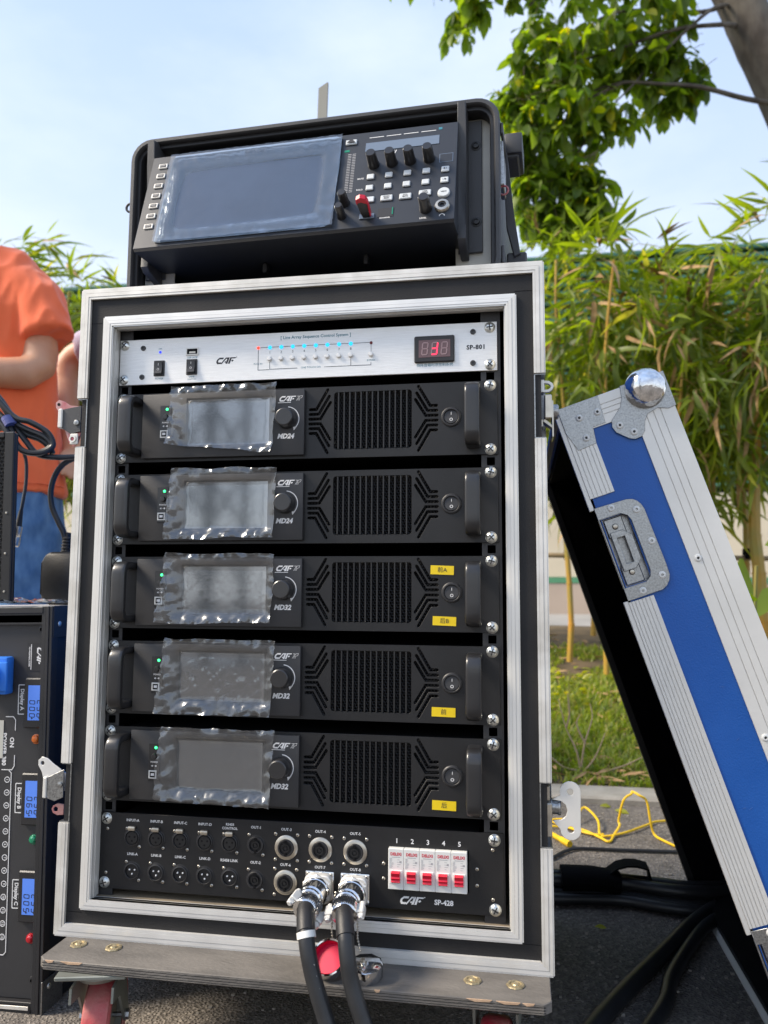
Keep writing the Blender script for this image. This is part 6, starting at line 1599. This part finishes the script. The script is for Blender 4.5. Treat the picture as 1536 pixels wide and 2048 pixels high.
# leaf litter on the verge and along the kerb
its = []
for j in range(900):
    x = rs.uniform(.2, 1.7) if j % 3 else rs.uniform(-3, 3); y = 1.40 + (rs.random() ** 1.6) * 2.4
    if x < .3 and j % 2: continue
    a = rs.uniform(0, 6.28); its.append((Vector((x, y, verge_z(x, y) + rs.uniform(.004, .03))), leaf_rot((math.cos(a), math.sin(a), rs.uniform(-.2, .3)), rs.uniform(-1, 1), rs.uniform(.4, .8)), rs.choice((0, 2))))
tag(leaf_cloud('leaf_litter', BT, its, LEAF_DRY, None), 'scattered dry brown leaves lying in the grass', 'dead leaves', None, 'stuff')
for (x, y, z, a, s, m, lb) in [(.4565, 1.2241, -.535, 20, .33, LEAF_YEL, 'yellow fallen leaf on the asphalt near the kerb, left one'), (.49, 1.1923, -.535, -30, .36, LEAF_YEL, 'yellow-green fallen leaf on the asphalt near the kerb, right one'), (.377, .4635, -.536, 5, .20, LEAF_YEL, 'single small leaf on the dark asphalt between rack and lid')]:
    v, f = TT[0]; me = bpy.data.meshes.new('fallen_leaf'); me.from_pydata((v @ leaf_rot((math.cos(R(a)), math.sin(R(a)), .1), .5, s).T).tolist(), [], f); me.materials.append(m)
    tag(link('fallen_leaf', me, loc=(x, y, z)), lb, 'leaf', 'fallen leaves on the asphalt')
# loose grit on the asphalt
rg = random.Random(8); b = MB(1)
for j in range(520):
    x = rg.uniform(-.2, .75); y = rg.uniform(-.45, 1.2); s = rg.uniform(.0010, .0026)
    b.box(x - s, x + s * rg.uniform(.6, 1.2), y - s, y + s * rg.uniform(.6, 1.4), GZ - .001, GZ + s * 1.0)
tag(b.build('grit', mat('pale_grit', (0.30, 0.27, 0.23), .9), None, smooth=False), 'tiny pale stone chips scattered over the asphalt', 'grit', None, 'stuff')

# ================================================================== PEOPLE
def loft(bm, rings, seg=20):
    """rings: (centre, rx, ry, axis) stacked; closed both ends"""
    R_ = []
    for i, (c, rx, ry) in enumerate(rings):
        c = Vector(c); d = (Vector(rings[min(i + 1, len(rings) - 1)][0]) - Vector(rings[max(i - 1, 0)][0])).normalized()
        ref = Vector((0, 1, 0)) if abs(d.y) < .9 else Vector((0, 0, 1))
        u = ref.cross(d).normalized(); v = d.cross(u).normalized()
        R_.append([bm.verts.new(c + u * (rx * math.cos(2 * math.pi * k / seg)) + v * (ry * math.sin(2 * math.pi * k / seg))) for k in range(seg)])
    for A, B in zip(R_, R_[1:]):
        for k in range(seg): bm.faces.new((A[k], A[(k + 1) % seg], B[(k + 1) % seg], B[k]))
    bm.faces.new(R_[0][::-1]); bm.faces.new(R_[-1])
def blob(bm, c, r, sq=(1, 1, 1)):
    g = bmesh.ops.create_uvsphere(bm, u_segments=20, v_segments=14, radius=r)
    for v in g['verts']: v.co = Vector((v.co.x * sq[0], v.co.y * sq[1], v.co.z * sq[2])) + Vector(c)
def fuse(name, bm, voxel, m, parent, smooth=6, wr=0.0, wscale=(8, 8, 8), seed=0, fn=None):
    bmesh.ops.recalc_face_normals(bm, faces=bm.faces)
    me = bpy.data.meshes.new(name); bm.to_mesh(me); bm.free(); ob = bpy.data.objects.new(name, me); COL.objects.link(ob)
    rm = ob.modifiers.new('r', 'REMESH'); rm.mode = 'VOXEL'; rm.voxel_size = voxel
    sm_ = ob.modifiers.new('s', 'SMOOTH'); sm_.iterations = smooth; sm_.factor = .5
    dg = bpy.context.evaluated_depsgraph_get(); me2 = bpy.data.meshes.new_from_object(ob.evaluated_get(dg))
    bpy.data.objects.remove(ob); bpy.data.meshes.remove(me)
    if wr or fn:
        me2.update(); vn = [v.normal.copy() for v in me2.vertices]
        for v, nn in zip(me2.vertices, vn):
            p = v.co; q = Vector((p.x * wscale[0], p.y * wscale[1], p.z * wscale[2] + seed))
            a = 1 - abs(noise.noise(q)) * 2.2; b_ = 1 - abs(noise.noise(q * 2.3 + Vector((5, 1, 2)))) * 2.2
            k = fn(p) if fn else 1
            v.co = p + nn * (wr * k * (a * .7 + b_ * .35 - .4))
    me2.materials.clear(); me2.materials.append(m); me2.name = name
    me2.polygons.foreach_set('use_smooth', [True] * len(me2.polygons))
    return link(name, me2, parent)
SKIN = mat('skin', (0.52, 0.255, 0.145), 0.5, 0, bump=.3, bscale=300, col2=(0.60, 0.33, 0.20), vscale=12); SKIN.node_tree.nodes['Principled BSDF'].inputs['Subsurface Weight'].default_value = .15
SKIN.node_tree.nodes['Principled BSDF'].inputs['Subsurface Radius'].default_value = (.02, .008, .004)
ORANGE = mat('orange_cotton', (0.86, 0.155, 0.05), 0.9, 0, bump=1.0, bscale=26, stretch=(1, 1, .4), var=.06, vscale=8, sheen=.3)
LILAC = mat('pale_lilac_cotton', (0.52, 0.46, 0.56), 0.9, 0, bump=.35, bscale=900, var=.05, vscale=8)
DENIM = mat('blue_denim', (0.055, 0.135, 0.29), 0.9, 0, bump=1.0, bscale=30, stretch=(1, 1, .45), col2=(0.11, 0.22, 0.40), vscale=40, detail=9)
HAIR = mat('black_hair', (0.012, 0.010, 0.009), 0.6, var=.3, vscale=60)
SHOE = mat('dark_shoe', (0.03, 0.03, 0.035), 0.6, var=.2)

def head(bm, c, s=1.0):
    c = Vector(c)
    blob(bm, c + Vector((0, 0, .02)), .078 * s, (1, 1.18, 1.25)); blob(bm, c + Vector((0, -.018, -.055)), .058 * s, (1, 1.05, 1.05))
    blob(bm, c + Vector((0, -.098, -.012)), .014 * s, (.9, 1.2, 1.5)); blob(bm, c + Vector((0, -.084, -.05)), .018 * s, (1.2, .5, .5))
    for sx in (-1, 1): blob(bm, c + Vector((sx * .08, .012, -.005)), .02 * s, (.45, .9, 1.5)); blob(bm, c + Vector((sx * .03, -.086, .022)), .016 * s, (1.3, .5, .5))
def hand(bm, w, d, side):
    """palm and five separate fingers from wrist w in direction d"""
    w = Vector(w); d = Vector(d).normalized(); s = d.cross(Vector((0, 0, 1))).normalized() * side; n = Vector((0, 0, -1))
    loft(bm, [(w - d * .03, .030, .024), (w + d * .02, .038, .018), (w + d * .085, .042, .016)], 14)
    for k, (o, L) in enumerate(((-.03, .062), (-.010, .074), (.011, .070), (.030, .056))):
        a = w + d * .08 + s * o
        loft(bm, [(a, .0095, .0095), (a + d * L * .45 + n * .008, .009, .009), (a + d * L * .75 + n * .026, .008, .008), (a + d * L * .9 + n * .042, .006, .006)], 10)
    a = w + d * .02 - s * .036
    loft(bm, [(a, .013, .013), (a + d * .03 - s * .018 + n * .01, .011, .011), (a + d * .058 - s * .024 + n * .02, .009, .009)], 10)

# ---- man in the orange shirt
p1 = thing('person', 'person in an orange T-shirt and blue jeans at the left, forearm across the front', 'person', (-1.16, 1.05, GZ))
o1 = Vector((-1.16, 1.05, GZ))
def r1(L): return [(Vector(c) - o1, a, b_) for c, a, b_ in L]
bm = bmesh.new()
loft(bm, r1([((-1.17, 1.05, .25), .15, .10), ((-1.17, 1.05, .40), .14, .095), ((-1.17, 1.04, .60), .15, .10), ((-1.175, 1.03, .78), .165, .105), ((-1.18, 1.03, .87), .12, .075), ((-1.22, 1.02, .93), .055, .05), ((-1.28, 1.0, .98), .05, .05)]))
head(bm, Vector((-1.32, .985, 1.03)) - o1)
loft(bm, r1([((-1.09, 1.03, .845), .055, .055), ((-1.05, 1.02, .76), .050, .052), ((-1.02, 1.00, .66), .046, .048), ((-1.012, .985, .605), .046, .046), ((-1.03, .955, .578), .045, .045), ((-1.08, .92, .572), .041, .043), ((-1.15, .88, .575), .037, .040), ((-1.23, .85, .58), .031, .028), ((-1.26, .84, .58), .028, .024)]))
hand(bm, Vector((-1.27, .835, .58)) - o1, (-.9, -.3, -.1), 1)
loft(bm, r1([((-1.27, 1.03, .845), .055, .055), ((-1.34, 1.02, .72), .048, .05), ((-1.36, 1.0, .60), .044, .046), ((-1.33, .92, .56), .042, .042), ((-1.30, .80, .56), .034, .034), ((-1.29, .74, .56), .027, .024)]))
hand(bm, Vector((-1.29, .73, .56)) - o1, (.3, -.9, -.1), -1)
for sx, kx, ax in ((1, -1.035, -1.02), (-1, -1.30, -1.31)):
    loft(bm, r1([((-1.17 + sx * .08, 1.05, .26), .085, .09), ((-1.17 + sx * .095, 1.05, .10), .075, .08), ((kx, 1.03, -.08), .055, .06), ((ax, 1.06, -.30), .045, .05), ((ax, 1.07, -.46), .036, .038)]))
fuse('body', bm, .009, SKIN, p1, 5)
bm = bmesh.new()
loft(bm, r1([((-1.165, 1.045, .262), .196, .14), ((-1.165, 1.045, .30), .190, .135), ((-1.17, 1.045, .45), .172, .118), ((-1.175, 1.035, .62), .170, .118), ((-1.175, 1.03, .76), .172, .122), ((-1.185, 1.03, .84), .156, .105), ((-1.20, 1.025, .895), .125, .082), ((-1.215, 1.02, .94), .085, .066)]), 28)
loft(bm, r1([((-1.14, 1.03, .85), .06, .075), ((-1.09, 1.025, .838), .070, .075), ((-1.045, 1.015, .79), .072, .070), ((-1.01, 1.005, .72), .070, .068), ((-.998, 1.0, .685), .072, .070)]), 24)
loft(bm, r1([((-1.22, 1.03, .85), .06, .075), ((-1.27, 1.025, .838), .070, .075), ((-1.315, 1.015, .79), .070, .068), ((-1.345, 1.005, .72), .070, .068), ((-1.355, 1.0, .68), .071, .070)]), 24)
fuse('shirt', bm, .007, ORANGE, p1, 4, wr=.012, wscale=(11, 10, 3.6), seed=2)
# sleeve and hem seams
b = MB(1)
b.tube([tuple(Vector((-1.165 + .197 * math.cos(a), 1.045 + .141 * math.sin(a), .285)) - o1) for a in [2 * math.pi * k / 40 for k in range(41)]], .0016, 5, smooth=1, caps=False)
b.build('hem_seam', ORANGE, p1)
bm = bmesh.new()
loft(bm, r1([((-1.165, 1.05, .40), .155, .115), ((-1.165, 1.05, .30), .165, .125), ((-1.165, 1.05, .20), .172, .13), ((-1.165, 1.05, .13), .165, .12)]), 28)
for sx, kx, ax in ((1, -1.035, -1.02), (-1, -1.30, -1.31)):
    loft(bm, r1([((-1.165 + sx * .082, 1.05, .26), .095, .115), ((-1.165 + sx * .100, 1.05, .12), .098, .105), ((kx + sx * .008, 1.03, -.06), .085, .09), ((kx + sx * .01, 1.04, -.20), .078, .085), ((ax, 1.06, -.36), .070, .078), ((ax, 1.07, -.49), .068, .075)]), 24)
fuse('jeans', bm, .008, DENIM, p1, 4, wr=.014, wscale=(7, 7, 5), seed=6)
for ax in (-1.02, -1.31):
    bm = bmesh.new(); loft(bm, r1([((ax, 1.11, -.515), .035, .026), ((ax, 1.04, -.507), .042, .033), ((ax, .93, -.515), .046, .026), ((ax, .88, -.520), .035, .018)])); fuse('shoe', bm, .008, SHOE, p1, 3)
bm = bmesh.new(); blob(bm, Vector((-1.32, 1.0, 1.07)) - o1, .088, (1, 1.12, .92)); fuse('hair', bm, .008, HAIR, p1, 2, wr=.004, wscale=(60, 60, 20))
# ---- second person, bent over behind the rack
p2 = thing('person', 'person in a pale lilac shirt bending behind the rack, only an elbow showing', 'person', (-.72, 1.55, GZ))
o1 = Vector((-.72, 1.55, GZ))
bm = bmesh.new()
loft(bm, r1([((-.74, 1.58, .25), .15, .11), ((-.76, 1.55, .42), .14, .10), ((-.80, 1.45, .58), .15, .10), ((-.83, 1.32, .70), .165, .10), ((-.84, 1.24, .75), .11, .075), ((-.80, 1.19, .77), .055, .05), ((-.74, 1.15, .78), .05, .05)]))
head(bm, Vector((-.66, 1.10, .79)) - o1, .95)
loft(bm, r1([((-.96, 1.28, .745), .055, .055), ((-1.03, 1.28, .74), .050, .052), ((-1.085, 1.28, .715), .047, .048), ((-1.108, 1.27, .68), .045, .046), ((-1.10, 1.25, .62), .044, .044), ((-1.06, 1.20, .54), .038, .038), ((-1.01, 1.14, .45), .029, .027)]))
hand(bm, Vector((-1.0, 1.13, .44)) - o1, (.4, -.5, -.6), 1)
loft(bm, r1([((-.70, 1.28, .72), .055, .055), ((-.63, 1.22, .60), .048, .05), ((-.62, 1.15, .52), .044, .044), ((-.66, 1.05, .47), .036, .036), ((-.70, 1.0, .45), .028, .025)]))
hand(bm, Vector((-.71, .99, .445)) - o1, (-.4, -.6, -.2), -1)
for sx in (1, -1):
    x = -.74 + sx * .10
    loft(bm, r1([((-.74 + sx * .08, 1.58, .26), .085, .09), ((x, 1.58, .08), .075, .08), ((x, 1.55, -.08), .055, .06), ((x, 1.58, -.30), .045, .05), ((x, 1.6, -.47), .036, .038)]))
fuse('body', bm, .009, SKIN, p2, 5)
bm = bmesh.new()
loft(bm, r1([((-.74, 1.58, .22), .18, .135), ((-.76, 1.55, .42), .168, .125), ((-.80, 1.45, .58), .172, .122), ((-.83, 1.33, .70), .176, .115), ((-.84, 1.27, .735), .13, .09), ((-.835, 1.23, .755), .07, .065)]), 28)
loft(bm, r1([((-.90, 1.29, .73), .06, .075), ((-.96, 1.28, .748), .070, .070), ((-1.02, 1.28, .745), .066, .066), ((-1.062, 1.28, .735), .066, .066)]), 24)
loft(bm, r1([((-.78, 1.29, .73), .06, .075), ((-.71, 1.28, .72), .068, .07), ((-.66, 1.25, .66), .064, .064), ((-.64, 1.23, .62), .064, .064)]), 24)
fuse('shirt', bm, .008, LILAC, p2, 5, wr=.007, wscale=(8, 8, 6), seed=12)
bm = bmesh.new()
loft(bm, r1([((-.74, 1.58, .34), .155, .115), ((-.74, 1.58, .24), .165, .125), ((-.74, 1.58, .13), .165, .12)]), 28)
for sx in (1, -1):
    x = -.74 + sx * .10
    loft(bm, r1([((-.74 + sx * .08, 1.58, .26), .092, .11), ((x, 1.58, .10), .09, .10), ((x, 1.55, -.08), .078, .085), ((x, 1.58, -.30), .068, .074), ((x, 1.6, -.49), .064, .07)]), 24)
fuse('trousers', bm, .009, mat('grey_cotton', (.08, .08, .09), .9, var=.1), p2, 4, wr=.007)
for sx in (1, -1):
    x = -.74 + sx * .10; bm = bmesh.new(); loft(bm, r1([((x, 1.64, -.515), .035, .026), ((x, 1.57, -.507), .042, .033), ((x, 1.47, -.515), .046, .026), ((x, 1.42, -.520), .035, .018)])); fuse('shoe', bm, .008, SHOE, p2, 3)
bm = bmesh.new(); blob(bm, Vector((-.66, 1.115, .832)) - o1, .084, (1, 1.12, .92)); fuse('hair', bm, .008, HAIR, p2, 2, wr=.004, wscale=(60, 60, 20))
